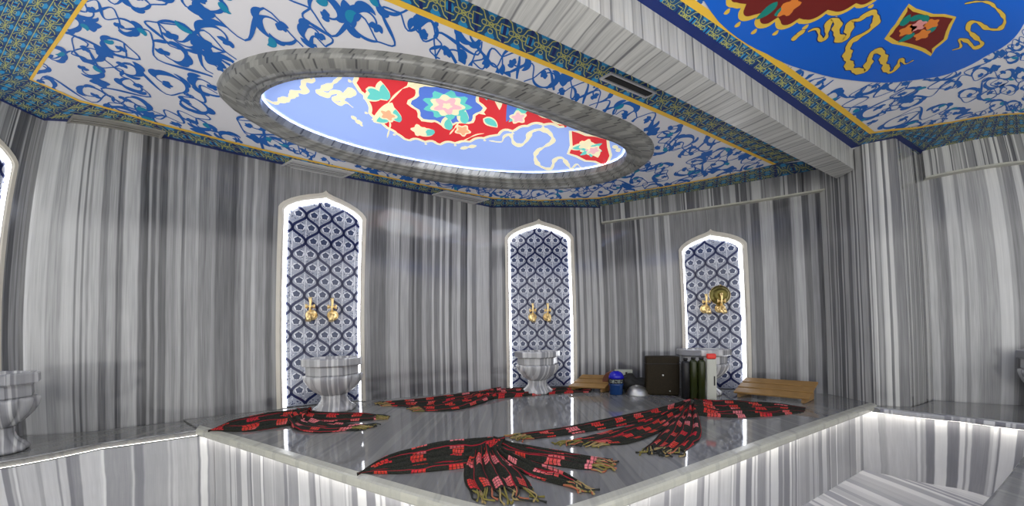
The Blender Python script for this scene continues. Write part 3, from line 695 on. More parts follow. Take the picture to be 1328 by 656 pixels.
# ------------------------------------------------------------------ tiled niches
def tile_panel(mb, P, w, z0, zs, za, seed):
    out = arch(w, z0, zs, za)
    V = [Vector((s, z, 0)) for s, z in out]
    for t in tessellate_polygon([V]):
        q = [V[i] for i in t]
        ar = (q[1].x-q[0].x)*(q[2].y-q[0].y)-(q[2].x-q[0].x)*(q[1].y-q[0].y)
        if ar < 0: q = q[::-1]
        mb.face([P(v.x, v.y, 0) for v in q], M_TILE, [(v.x, v.y) for v in q])
    def put(pts, m, lift):
        c = (sum(p[0] for p in pts) / len(pts), sum(p[1] for p in pts) / len(pts))
        if not all(inside(p, out) for p in pts): return
        ar = sum(pts[i][0]*pts[(i+1)%len(pts)][1]-pts[(i+1)%len(pts)][0]*pts[i][1] for i in range(len(pts)))
        if ar < 0: pts = pts[::-1]
        mb.face([P(s, z, lift) for s, z in pts], m, [(0, 0)] * len(pts))
    W, H = .226, .268
    def rib(line, wd, m, lift):
        for i in range(len(line) - 1):
            a, b = Vector(line[i]), Vector(line[i+1]); t = (b - a)
            if t.length < 1e-6: continue
            nn = Vector((-t.y, t.x)).normalized() * wd
            e = t * .12
            put([tuple(a + nn - e), tuple(a - nn - e), tuple(b - nn + e), tuple(b + nn + e)], m, lift)
    k = -4
    while k < 5:
        line = []
        sg = 1 if k % 2 == 0 else -1
        zz = z0
        while zz <= za + .01:
            ph = 2 * PI * (zz - z0) / H
            tt = (ph / PI) % 2; th_ = PI * tt ** 1.22 if tt < 1 else PI + PI * (tt - 1) ** 1.22
            line.append((k * W / 2 + sg * W / 4 * math.cos(th_) * 1.0, zz)); zz += H / 22
        rib(line, .0118, M_TNAVY, .0012)
        k += 1
    for kk in range(-4, 5):
        for r in range(-1, 10):
            cx = kk * W / 2 + W / 4; cz = z0 + r * H + (H / 2 if kk % 2 == 0 else 0)
            if not (-w/2 - .1 < cx < w/2 + .1): continue
            for sx in (-1, 1):
                x, z = cx + sx * W * .205, cz + .018
                put([(x + .040 * math.cos(a), z + .036 * math.sin(a)) for a in [2 * PI * i / 12 for i in range(12)]], M_TWHT, .0004)
                put([(x + 0.028 * math.cos(a), z + 0.028 * math.sin(a)) for a in [2 * PI * i / 10 for i in range(10)]], M_TMID, .0008)
                for q in range(5):
                    a = q * 1.257 + .3
                    put([(x + .027 * math.cos(a) + .007 * math.cos(t), z + .027 * math.sin(a) + .007 * math.sin(t)) for t in (0, 1.57, 3.14, 4.7)], M_TNAVY, .001)
                rib([(x, z - .03), (x - sx * .012, z - .055), (cx + sx * .004, z - .08)], .0025, M_TGRY, .0006)
                rib([(x - sx * .02, z + .034), (x - sx * .03, z + .058), (cx, z + .075)], .0025, M_TGRY, .0006)
            rib([(cx, cz - .115), (cx, cz + .085)], .0035, M_TWHT, .0006)
            rnd = random.Random(seed + kk * 31 + r)
            for q in range(60):
                a = rnd.uniform(0, 2 * PI); rr = rnd.uniform(.012, .105); sx_, sz_ = cx + rr * math.cos(a) * .85, cz + rr * math.sin(a)
                b = rnd.uniform(0, PI); l = rnd.uniform(.006, .013)
                dx, dz = l * math.cos(b), l * math.sin(b)
                put([(sx_ - dx, sz_ - dz), (sx_ - dz * .35, sz_ + dx * .35), (sx_ + dx, sz_ + dz), (sx_ + dz * .35, sz_ - dx * .35)], rnd.choice((M_TGRY, M_TGRY, M_TMID, M_TNAVY, M_TWHT)), .0003)

def niche(key, label, grp=None):
    c, ang, w, zs, za = NICHES[key]; d = U(ang); nrm = Vector((d.y, -d.x))
    z0 = ZP + .004
    root = empty('tiled_niche', (c.x, c.y, ZP), label, 'niche', 'lit tiled niches')
    P = lambda s, z, o=0: (c.x + d.x * s + nrm.x * o, c.y + d.y * s + nrm.y * o, z)
    dep = .05
    mb = MB(); tile_panel(mb, lambda s, z, o: P(s, z, -dep + o), w, z0, zs, za, hash(key) % 97 if False else len(key) * 13)
    child(mb, 'tile_panel', root, merge=False)
    mb = MB(); A = arch(w, z0, zs, za, 0); Bo = arch(w, z0, zs, za, .042, .018); n_ = len(A)
    Bi = arch(w, z0, zs, za, .012, .006)
    for i in range(n_ - 1):
        a, b, e, f, g1, g2 = A[i], A[i+1], Bo[i], Bo[i+1], Bi[i], Bi[i+1]
        mb.face([P(*a, -dep), P(*b, -dep), P(*b, .004), P(*a, .004)], M_FRAME)          # reveal
        mb.face([P(*a, .004), P(*b, .004), P(*g2, .024), P(*g1, .024)], M_FRAME)          # inner splay
        mb.face([P(*g1, .024), P(*g2, .024), P(*f, .022), P(*e, .022)], M_FRAME)         # band
        mb.face([P(*e, .022), P(*f, .022), P(*f, 0), P(*e, 0)], M_FRAME)
    child(mb, 'stone_frame', root)
    mb = MB(); Ls = arch(w - .004, z0, zs - .002, za - .003); Li = arch(w - .042, z0, zs - .02, za - .023)
    for i in range(n_ - 1):
        mb.face([P(*Ls[i], -.02), P(*Ls[i+1], -.02), P(*Li[i+1], -.034), P(*Li[i], -.034)], M_LED)
    child(mb, 'light_strip', root, merge=False)
    return root
niche('left', 'pointed tiled niche at the far left, cut off by the picture edge')
niche('long', 'tall blue and white tiled niche on the long left wall')
niche('corner', 'blue and white tiled niche in the corner between the two long walls')
niche('right', 'lower tiled niche with a dark brass bowl hanging in it')

# ------------------------------------------------------------------ platform and benches
plat_poly = [FC, (3.19, 2.165), (3.2, 2.175), (3.265, 2.545), tuple(K2 + Vector((-.003, -.003))), tuple(K1 + Vector((.003, -.003))), (-2.74, 2.048), (-2.36, 1.852)]
LF = (-2.36, 1.846)
def offset_edge(a, b, d):
    v = Vector((b[0]-a[0], b[1]-a[1])).normalized(); nn = Vector((v.y, -v.x)) * d
    return (a[0] + nn.x, a[1] + nn.y), (b[0] + nn.x, b[1] + nn.y)
def slab_unit(name, loc, label, cat, poly, front, ztop, th, mtop, mface, mnose, strip=.022, inset_d=.05, u0=0, ext=(0, 0)):
    """top slab with overhanging edge along the polyline `front`, face set back beneath, strip light in the shadow gap"""
    root = empty(name, loc, label, cat)
    mb = MB(); mb.prism(poly, ztop - th, ztop, mtop); child(mb, 'top_slab', root, merge=False)
    body = MB(); nose = MB(); led = MB(); u = u0
    for k in range(len(front) - 1):
        a, b = front[k], front[k+1]; v = Vector((b[0]-a[0], b[1]-a[1])); Ln = v.length; v /= Ln; nn = Vector((-v.y, v.x))   # nn points into the body
        A, Bq = Vector(a), Vector(b); ai, bi = A + nn * inset_d, Bq + nn * inset_d
        if k > 0:
            v0 = (Vector(a) - Vector(front[k-1])).normalized(); n0 = Vector((-v0.y, v0.x)); bis = (n0 + nn).normalized(); ai = A + bis * inset_d / max(.4, bis.dot(nn))
        if k < len(front) - 2:
            v2 = (Vector(front[k+2]) - Bq).normalized(); n2 = Vector((-v2.y, v2.x)); bis = (n2 + nn).normalized(); bi = Bq + bis * inset_d / max(.4, bis.dot(nn))
        if k == 0: ai = ai - v * ext[0]
        if k == len(front) - 2: bi = bi + v * ext[1]
        body.face([(*ai, 0), (*bi, 0), (*bi, ztop - th), (*ai, ztop - th)], mface, [(u, 0), (u + Ln, 0), (u + Ln, 1), (u, 1)])
        u += Ln
        # rounded nosing
        pr = [(.0, -th - .001), (-.012, -th + .004), (-.018, -th * .7), (-.018, -.012), (-.012, -.002), (.0, .0012), (.035, .0012)]
        def off(p, q, t):
            m = inset_d; f = (q - p) / m; return p + f * t
        for i in range(len(pr) - 1):
            q = []
            for (base, inn), (o_, z_) in (((A, ai), pr[i]), ((Bq, bi), pr[i]), ((Bq, bi), pr[i+1]), ((A, ai), pr[i+1])):
                e = off(base, inn, o_); q.append((e.x, e.y, ztop + z_))
            nose.face(q, mnose, None)
        if strip:
            e0, e1 = off(A, ai, .003), off(Bq, bi, .003); f0, f1 = off(A, ai, .003 + strip), off(Bq, bi, .003 + strip)
            led.face([(*e0, ztop - th - .002), (*e1, ztop - th - .002), (*f1, ztop - th - .002), (*f0, ztop - th - .002)][::-1], M_LEDW)
    child(body, 'striped_face', root, merge=False); child(nose, 'edge_moulding', root)
    if strip: child(led, 'light_strip', root, merge=False)
    return root
plat = slab_unit('marble_platform', (.3, 2.2, 0), 'large grey polished marble platform with cream edge lit from below', 'platform', plat_poly, [LF, FC, (3.19, 2.165)], ZP, .05, M_TOP, M_FACE, M_NOSE, ext=(.1, .1))
bl_front = [(-2.9, BACK + .02), (-2.88, 1.16), (-2.72, 1.60), (-2.345, 1.835)]
slab_unit('marble_bench', (-3.2, .6, 0), 'grey marble wall bench at the left carrying the nearest basin', 'bench',
          [(-2.345, 1.835), (-2.72, 1.60), (-2.88, 1.16), (-2.9, BACK + .02), (-3.60, BACK + .02), (-3.585, .55), (-3.53, 1.57), (-2.742, 2.045), (-2.36, 1.851)], bl_front[::-1], ZP - .012, .035, M_TOP, M_FACE, M_FACE, .005, .045, 3, ext=(.10, 0))
br_front = [(3.085, 2.121), (3.20, 1.965), (3.37, 1.80), (3.50, 1.42), (3.55, .9), (3.56, BACK + .02)]
slab_unit('marble_bench', (4.2, .8, 0), 'marble wall bench at the right lit underneath, beyond the pillar', 'bench',
          br_front + [(5.57, BACK + .02), (5.57, .54), (4.6, 1.585), (3.965, 2.225), (3.94, 2.26), (3.41, 2.08), (3.2, 2.16)][0:], br_front, ZP - .012, .04, M_TOP, M_FACE, M_FACE, .020, .045, 8, ext=(.12, 0))
fg = [(1.45, .73), (1.758, .832), (2.551, 1.047), (3.47, 1.26)]
slab_unit('marble_bench', (2.4, 0, 0), 'dark grey marble bench corner at the bottom right edge', 'bench',
          [fg[0], fg[1], fg[2], fg[3], (3.50, 1.2), (3.51, BACK + .02), (1.45, BACK + .02)], [fg[3], fg[2], fg[1], fg[0]], ZP - .012, .04, M_TOP, M_FACE, M_TOP, False, .03, 2)

# ------------------------------------------------------------------ basins
def make_basin(loc, rz, label):   # all five are cut alike
    root = empty('marble_basin', loc, label, 'wash basin', 'fluted marble basins', rz)
    nf = 12
    def flute(lo, hi, amp):
        def f(k, a): return 1 + (amp * (abs(math.cos(nf * a / 2)) - .6) if lo <= k <= hi else 0)
        return f
    mb = MB()
    pr = [(.170, .003), (.176, .018), (.168, .035), (.135, .06), (.112, .09), (.104, .12), (.108, .145), (.098, .153)]
    mb.lathe(pr, M_BASIN, n=112, mod=flute(0, 7, .07)); mb.build('pedestal', root)
    mb = MB()
    pr = [(.06, .148), (.11, .153), (.125, .162), (.165, .19), (.205, .232), (.228, .275), (.238, .31), (.236, .325), (.222, .331)]
    mb.lathe(pr, M_BASIN, n=112, mod=flute(1, 7, .12)); mb.build('fluted_bowl', root)
    mb = MB()
    def octa(k, a):
        s_ = PI / 4; b = (a + s_ / 2) % s_ - s_ / 2; return 1 / math.cos(b) * .965
    pr = [(.208, .328), (.218, .34), (.218, .405), (.226, .412)]
    mb.lathe(pr, M_BASIN, n=64, mod=octa, smooth=False); mb.build('collar', root)
    mb = MB()
    pr = [(.222, .411), (.246, .416), (.252, .422), (.252, .47), (.247, .478), (.238, .481), (.205, .481), (.198, .474), (.185, .44), (.15, .415), (.0, .412)]
    mb.lathe(pr, M_BASIN, n=64, mod=octa, smooth=False); mb.build('rim_slab', root)
    return root
def off_wall(c, ang, s, d):
    u = U(ang); return (c.x + u.x * s + u.y * d, c.y + u.y * s - u.x * d)
b1 = off_wall(CA, aA, .115, .265)
basin = make_basin((*b1, ZP), aA, 'fluted grey marble basin before the niche on the long left wall')
b2 = off_wall(CB, aB, -.085, .265)
copy_thing(basin, 'pale fluted marble basin before the corner niche', (*b2, ZP), aB + .4)
copy_thing(basin, 'fluted marble basin half hidden behind the brown case', (2.062, 2.806, ZP), aC + .9)
copy_thing(basin, 'large fluted marble basin cut off at the left picture edge', (-3.16, 1.285, ZP - .012), R(60))
copy_thing(basin, 'fluted marble basin cut off at the right picture edge', (4.245, 1.583, ZP - .012), -.6)

# ------------------------------------------------------------------ taps
def make_tap(loc, rz, label):
    t = empty('brass_tap', loc, label, 'tap', 'pairs of brass basin taps', rz)   # local -y points into the room
    mb = MB(); Mx = Matrix.Rotation(R(90), 4, 'X')
    mb.lathe([(.034, 0), (.036, .004), (.030, .010), (.018, .014), (.014, .045), (.020, .05), (.020, .07), (.012, .078), (.0, .08)], M_BRASS, n=20, M=Mx); mb.build('body', t)
    mb = MB(); mb.tube([(0, -.05, -.002), (0, -.085, -.004), (0, -.115, -.018), (0, -.125, -.045)], [.011, .011, .012, .016], M_BRASS, 12); mb.build('spout', t)
    mb = MB(); mb.tube([(0, -.055, .015), (0, -.055, .05), (.002, -.056, .085), (.0, -.055, .11)], [.009, .006, .008, .011], M_BRASS, 10)
    mb.tube([(-.022, -.055, .052), (.022, -.055, .052)], [.006, .006], M_BRASS, 8); mb.tube([(-.022, -.055, .040), (-.022, -.055, .066)], .007, M_BRASS, 8); mb.tube([(.022, -.055, .040), (.022, -.055, .066)], .007, M_BRASS, 8)
    mb.build('lever', t)
    for o in [x for x in bpy.data.objects if x.parent == t]:
        for v in o.data.vertices: v.co *= 1.5
    return t
def tap_at(c, ang, s, z): p = off_wall(c, ang, s, -.048); return (*p, z)
tap = make_tap(tap_at(CA, aA, -.105, 1.468), aA, 'left brass tap in the niche on the long left wall')
copy_thing(tap, 'right brass tap in the niche on the long left wall', tap_at(CA, aA, .085, 1.468), aA)
copy_thing(tap, 'left brass tap in the corner niche', tap_at(CB, aB, -.11, 1.468), aB)
copy_thing(tap, 'right brass tap in the corner niche', tap_at(CB, aB, .075, 1.468), aB)
copy_thing(tap, 'left brass tap in the niche with the hanging bowl', tap_at(CC, aC, -.085, 1.515), aC)
copy_thing(tap, 'right brass tap right under the hanging brass bowl', tap_at(CC, aC, .07, 1.515), aC)

# hanging bowl
pz = off_wall(CC, aC, .075, .0)
hb = empty('brass_bowl', (*pz, 1.67), 'dark aged brass bowl hung up in the right niche above the taps', 'bowl', rz=aC)
mb = MB(); Mx = Matrix.Rotation(R(90), 4, 'X')
mb.lathe([(.088, -.046), (.094, -.043), (.096, -.039), (.082, -.030), (.078, -.012), (.062, .004), (.035, .012), (.028, .009), (.0, .008)], M_OLDBR, n=36, M=Mx); mb.build('bowl_body', hb)
mb = MB(); mb.lathe([(.086, -.048), (.098, -.046), (.098, -.040), (.09, -.036)], M_BRASS, n=36, M=Mx); mb.build('rim', hb)
mb = MB(); mb.tube([(0, .040, .090), (0, -.002, .10), (0, -.006, .09)], .004, M_BRASS, 8); mb.build('hook', hb)
for o in [x for x in bpy.data.objects if x.parent == hb]:
    for v in o.data.vertices: v.co.x *= 1.12; v.co.z *= 1.16

# ------------------------------------------------------------------ vents
def vent(q, label, frame, slots, depth=.012, nsl=3):
    z = ZC - .0045
    a, b, c, d = [Vector((*p, 0)) for p in q]; cen_ = (a + b + c + d) / 4
    root = empty('ceiling_vent', (cen_.x, cen_.y, ZC), label, 'air vent', 'ceiling air vents')
    mb = MB(); f = lambda u, v: (a.lerp(b, u)).lerp(d.lerp(c, u), v)
    def slab(u0, u1, v0, v1, za, zb, m):
        P = [f(u0, v0), f(u1, v0), f(u1, v1), f(u0, v1)]
        lo = [(p.x, p.y, za) for p in P]; hi = [(p.x, p.y, zb) for p in P]
        mb.face(lo, m); mb.face(hi[::-1], m)
        for i in range(4): mb.face([lo[i], lo[(i+1) % 4], hi[(i+1) % 4], hi[i]], m)
    e = .03; g_ = .16
    for (u0, u1, v0, v1) in ((0, 1, 0, g_), (0, 1, 1 - g_, 1), (0, e, g_, 1 - g_), (1 - e, 1, g_, 1 - g_)): slab(u0, u1, v0, v1, z - depth, z, frame)
    child(mb, 'frame', root)
    mb = MB(); slab(e, 1 - e, g_, 1 - g_, z - .002, z, M_DARK); child(mb, 'dark_opening', root)
    mb = MB()
    for i in range(nsl):
        v = g_ + (1 - 2 * g_) * (i + .5) / nsl; slab(e, 1 - e, v - .26 / nsl * .8, v + .26 / nsl * .8, z - depth * .7, z - .003, slots)
    child(mb, 'slats', root)
V = DATA['vents']
M_VST = plain('stone_grille', (.26, .25, .22), .4, noise=.3, nscale=9); M_VWH = plain('pale_grille', (.5, .5, .5), .4)
vent(V[0], 'long stone coloured ceiling vent, leftmost along the left wall', M_VST, M_VST)
vent(V[1], 'white framed ceiling vent above the niche on the long left wall', M_VWH, M_GREY)
vent(V[2], 'small pale ceiling vent near the corner between the walls', M_VWH, M_GREY)
vent(V[3], 'slim ceiling vent with dark slot beside the marble beam', M_VWH, M_DARK, nsl=1)

# ------------------------------------------------------------------ wooden headrests
def headrest(A, Bq, dep, zf, zk, label, sh=.36):
    """A, B: front edge ends; slats rise from zf at the front to zk at the back"""
    A, Bq = Vector(A), Vector(Bq); u = (Bq - A); Ln = u.length; u /= Ln; nb = Vector((-u.y, u.x)); ang = math.atan2(u.y, u.x)
    root = empty('wooden_headrest', (A.x, A.y, ZP), label, 'headrest', 'wooden headrests on the platform', ang)
    slope = math.atan2(zk - zf, dep); sl = math.hypot(dep, zk - zf); k = 3
    for i in range(k):
        t = (i + .5) / k; mb = MB()
        mb.bbox((Ln / 2, dep * t, zf + (zk - zf) * t), (Ln, sl / k * .84, .020), M_WOOD, rx=slope, bev=.004); mb.build('slat', root)
    for x in (.04, Ln - .04):
        mb = MB(); prf = [(.01, .004), (dep - .01, .004), (dep - .01, zk - .02), (.01, zf - .012)]
        for s_ in (-.011, .011):
            q = [(x + s_, y_, z_) for y_, z_ in prf]; mb.face(q if s_ > 0 else q[::-1], M_WOOD)
        for i in range(4):
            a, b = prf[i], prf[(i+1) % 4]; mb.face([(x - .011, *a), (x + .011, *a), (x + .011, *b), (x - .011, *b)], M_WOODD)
        mb.build('side_rail', root)
    for o in [x for x in bpy.data.objects if x.parent == root]:      # slanted end cut
        for v in o.data.vertices: v.co.x += v.co.y * sh
    return root
headrest((2.215, 2.565), (2.62, 2.20), .30, .045, .165, 'slatted wooden headrest on the platform right of the bottles')
headrest((.64, 3.19), (1.02, 3.02), .26, .05, .165, 'slatted wooden headrest near the corner niche, left of the blue jar', .5)

# ------------------------------------------------------------------ toiletries in the far corner
M_CASE = plain('brown_leatherette', (.020, .014, .006), .6, spec=.2, noise=.5, bump=.15, nscale=60)
M_BLK = plain('black_plastic', (.006, .006, .007), .45); M_BLK2 = plain('black_cloth', (.012, .012, .012), .8, bump=.4, nscale=30)
M_GGL = plain('dark_olive_glass', (.022, .030, .005), .3); M_JBLUE = plain('blue_plastic', (.01, .01, .42), .25); M_JBLUE2 = plain('dark_blue_plastic', (.005, .04, .16), .3)
M_LABW = plain('white_lettering', (.55, .62, .58), .5); M_CRMW = plain('cream_plastic', (.52, .53, .46), .35); M_REDC = plain('red_cap', (.8, .03, .015), .35); M_COP = plain('worn_copper', (.22, .09, .06), .4, .7)
def off2(p, k=.985): return (p[0] * k, p[1] * k)
cs = empty('travel_case', (1.60, 2.84, ZP), 'dark brown upright case on the platform before the wall', 'case', rz=-.33)
mb = MB(); mb.bbox((0, 0, .208), (.335, .15, .41), M_CASE, bev=.014); mb.build('case_body', cs)
mb = MB(); mb.bbox((0, 0, .335), (.341, .156, .006), M_BLK, bev=.002); mb.build('lid_seam', cs)
mb = MB(); mb.lathe([(.011, 0), (.011, .006), (.006, .009), (0, .009)], M_STEEL, (0, -.076, .215), 14, M=Matrix.Rotation(R(90), 4, 'X')); mb.build('snap_button', cs)
mb = MB(); mb.lathe([(.007, 0), (.007, .004), (0, .005)], M_STEEL, (.07, -.076, .05), 12, M=Matrix.Rotation(R(90), 4, 'X')); mb.build('snap_button', cs)
def bottle(name, loc, prof, m, label, cat, parts=(), rz=0, n=20):
    t = empty(name, loc, label, cat, rz=rz); mb = MB(); mb.lathe(prof, m, n=n); mb.build('bottle_body', t)
    for nm, pf, mm in parts: mb = MB(); mb.lathe(pf, mm, n=n); mb.build(nm, t)
    return t
bottle('black_bottle', (1.722, 2.60, ZP), [(.034, .002), (.040, .006), (.040, .352), (.034, .37), (.018, .378), (.018, .386)], M_BLK, 'tall black bottle standing against the brown case', 'bottle', [('screw_cap', [(.021, .384), (.021, .405), (.0, .407)], M_BLK)])
bottle('olive_bottle', (1.789, 2.575, ZP), [(.030, .002), (.036, .006), (.036, .362), (.032, .378), (.018, .388), (.018, .394)], M_GGL, 'dark olive bottle between the black bottle and its twin', 'bottle', [('screw_cap', [(.021, .392), (.021, .412), (.0, .414)], M_BLK)])
bottle('olive_bottle', (1.858, 2.55, ZP), [(.030, .002), (.036, .006), (.036, .362), (.032, .378), (.018, .388), (.018, .394)], M_GGL, 'dark olive bottle next to the cream bottle with red cap', 'bottle', [('screw_cap', [(.021, .392), (.021, .412), (.0, .414)], M_BLK)])
wb = empty('cream_bottle', (1.93, 2.505, ZP), 'tall cream bottle with a bright red cap', 'bottle', rz=-.5)
mb = MB(); mb.bbox((0, 0, .2), (.085, .06, .396), M_CRMW, bev=.012); mb.build('bottle_body', wb)
mb = MB(); mb.bbox((.0, 0, .425), (.082, .05, .05), M_REDC, bev=.010); mb.build('cap', wb)
mb = MB(); mb.bbox((.022, -.031, .19), (.012, .002, .09), M_BLK, bev=.0008); mb.build('label_mark', wb)
# blue jar with dark band and pale lettering
jr = empty('blue_jar', (1.128, 2.945, ZP), 'bright blue plastic jar with a dark lettered band', 'jar', rz=-.37)
mb = MB(); mb.lathe([(.066, .002), (.070, .008), (.070, .09), (.076, .10), (.084, .125)], M_JBLUE2, n=28); mb.build('jar_body', jr)
mb = MB(); mb.lathe([(.085, .125), (.087, .13), (.087, .172), (.085, .176)], M_BLK, n=28); mb.build('label_band', jr)
mb = MB(); mb.lathe([(.084, .176), (.081, .20), (.070, .225), (.05, .245), (.028, .254), (.0, .256)], M_JBLUE, n=28); mb.build('domed_lid', jr)
mb = MB()
def onband(a, z, r=.0885): return (r * math.sin(a), -r * math.cos(a), z)
def stroke(pts, w=.0028):
    mb.tube([onband(a, z) for a, z in pts], w, M_LABW, 6)
for i, a0 in enumerate((-.72, -.36, 0.0, .36, .72)):
    h = .24 / 2; z0_, z1_ = .138, .164
    if i % 2 == 0: stroke([(a0 - h, z0_), (a0 - h, z1_), (a0 + h, z1_), (a0 + h, z0_), (a0 - h, z0_)])
    else: stroke([(a0 - h, z0_), (a0 - h, z1_), (a0 + h, z1_)]); stroke([(a0 - h, (z0_ + z1_) / 2), (a0 + h, (z0_ + z1_) / 2)]); stroke([(a0 - h, z0_), (a0 + h, z0_)])
mb.build('lettering', jr)
# copper bowl on edge behind the jar
cb = empty('copper_bowl', (1.145, 3.09, ZP), 'worn copper bowl leaning on edge behind the blue jar', 'bowl', rz=-.37)
mb = MB(); mb.lathe([(.112, 0), (.118, -.004), (.116, .01), (.10, .03), (.07, .05), (.03, .058), (0, .058)], M_COP, (0, 0, .119), 36, M=Matrix.Rotation(R(-80), 4, 'X')); mb.build('bowl_body', cb)
mb = MB(); mb.tube([(.114 * math.cos(a), -.003, .119 + .114 * math.sin(a)) for a in [2 * PI * i / 36 for i in range(37)]], .004, M_COP, 8, cap=False); mb.build('rim', cb)
# steel bowl upside down with a black bag slumped behind it
sb = empty('steel_bowl', (1.352, 2.90, ZP), 'upturned shiny steel bowl before the black bag', 'bowl')
mb = MB(); mb.lathe([(.122, .001), (.124, .004), (.118, .012), (.108, .04), (.085, .072), (.055, .088), (.03, .092), (.03, .098), (0, .098)], M_STEEL, n=40); mb.build('bowl_body', sb)
mb = MB(); mb.lathe([(.120, .001), (.128, .002), (.128, .006), (.119, .008)], M_STEEL, n=40); mb.build('rim', sb)
mb = MB(); rnd = random.Random(5)
bm = bmesh.new(); bmesh.ops.create_icosphere(bm, subdivisions=4, radius=1)
from mathutils import noise as mnoise
for v in bm.verts:
    p = v.co.copy(); k = 1 + .22 * mnoise.noise(p * 2.2) + .06 * mnoise.noise(p * 7)
    zz = p.z * .07 * k + .072; zz = max(zz, .003)
    if p.x < 0: zz *= 1 + .25 * (1 + p.x)
    v.co = Vector((p.x * .235 * k, p.y * .075 * k, zz * 1.15 + .03 * max(0, -p.x)))
for f in bm.faces: mb.face([v.co.copy() for v in f.verts], M_BLK2, None, True)
bm.free()
bag = mb.build('wash_bag'); bag.location = (1.37, 3.04, ZP); bag.rotation_euler = (0, 0, -.33); tag(bag, 'black soft bag lying behind the steel bowl, left of the brown case', 'bag')
mb = MB(); mb.tube([(-.12, 0, .11), (-.15, -.02, .15), (-.08, -.03, .175), (.02, -.02, .165), (.06, 0, .12)], .006, M_BLK, 8); mb.build('carry_strap', bag)
sm = empty('small_carton', (1.30, 3.16, ZP), 'small greenish white carton behind the blue jar', 'carton', rz=-.3)
mb = MB(); mb.bbox((0, 0, .12), (.2, .07, .238), plain('pale_green_card', (.42, .45, .38), .6, noise=.2, nscale=20), bev=.003); mb.build('carton_body', sm)
mb = MB(); mb.bbox((.03, -.036, .17), (.022, .002, .09), M_BLK, bev=.0008); mb.build('printed_mark', sm)

# ------------------------------------------------------------------ towels
def towel_mat():
    m, nt, b = newmat('checked_towel_weave'); N = nt.nodes.new; L = nt.links.new
    uv = N('ShaderNodeUVMap'); sp = N('ShaderNodeSeparateXYZ'); L(uv.outputs[0], sp.inputs[0])
    def mth(op, x, y=None, z=None):
        q = N('ShaderNodeMath'); q.operation = op
        for i, k in enumerate((x, y, z)):
            if k is None: continue
            if isinstance(k, (int, float)): q.inputs[i].default_value = k
            else: L(k, q.inputs[i])
        return q.outputs[0]
    wn = N('ShaderNodeTexNoise'); wn.inputs['Scale'].default_value = 5.0; wn.inputs['Detail'].default_value = 2
    L(uv.outputs[0], wn.inputs['Vector'])
    u = mth('MULTIPLY_ADD', wn.outputs['Fac'], .12, sp.outputs[0]); v = mth('MULTIPLY_ADD', wn.outputs['Fac'], -.06, sp.outputs[1])
    fu = mth('FRACT', mth('DIVIDE', u, .20))
    inblk = mth('LESS_THAN', fu, .40)
    bars = mth('GREATER_THAN', mth('FRACT', mth('MULTIPLY', fu, 1 / .1)), .2)
    fv = mth('FRACT', mth('DIVIDE', v, .085)); von = mth('LESS_THAN', fv, .62)
    vcut = mth('GREATER_THAN', mth('FRACT', mth('DIVIDE', v, .0175)), .14)
    red = mth('MULTIPLY', mth('MULTIPLY', inblk, bars), mth('MULTIPLY', von, vcut))
    thin = mth('MULTIPLY', mth('GREATER_THAN', fv, .94), .9)
    nz = N('ShaderNodeTexNoise'); nz.inputs['Scale'].default_value = 3.0
    tcn = N('ShaderNodeTexCoord'); L(tcn.outputs['Object'], nz.inputs['Vector'])
    c1 = ramp(nt, nz.outputs['Fac'], [(.35, (.55, .02, .04)), (.48, (.60, .05, .03)), (.62, (.72, .20, .22))])
    tex = N('ShaderNodeTexNoise'); tex.inputs['Scale'].default_value = 180; L(tcn.outputs['Object'], tex.inputs['Vector'])
    dk = ramp(nt, tex.outputs['Fac'], [(.3, (.010, .012, .009)), (.7, (.035, .035, .028))])
    mx = N('ShaderNodeMix'); mx.data_type = 'RGBA'; L(red, mx.inputs['Factor']); L(dk, mx.inputs['A']); L(c1, mx.inputs['B'])
    mx2 = N('ShaderNodeMix'); mx2.data_type = 'RGBA'; L(thin, mx2.inputs['Factor']); L(mx.outputs['Result'], mx2.inputs['A']); mx2.inputs['B'].default_value = (.35, .015, .03, 1)
    L(mx2.outputs['Result'], b.inputs['Base Color']); b.inputs['Roughness'].default_value = .85
    b.inputs['Specular IOR Level'].default_value = .15
    bp = N('ShaderNodeBump'); bp.inputs['Strength'].default_value = .4; bp.inputs['Distance'].default_value = .002; L(tex.outputs['Fac'], bp.inputs['Height']); L(bp.outputs[0], b.inputs['Normal'])
    return m
M_TOW = towel_mat()
FR = [plain('fringe_olive', (.20, .17, .04), .9), plain('fringe_khaki', (.32, .24, .10), .9), plain('fringe_rust', (.38, .12, .06), .9), plain('fringe_black', (.02, .022, .018), .9)]
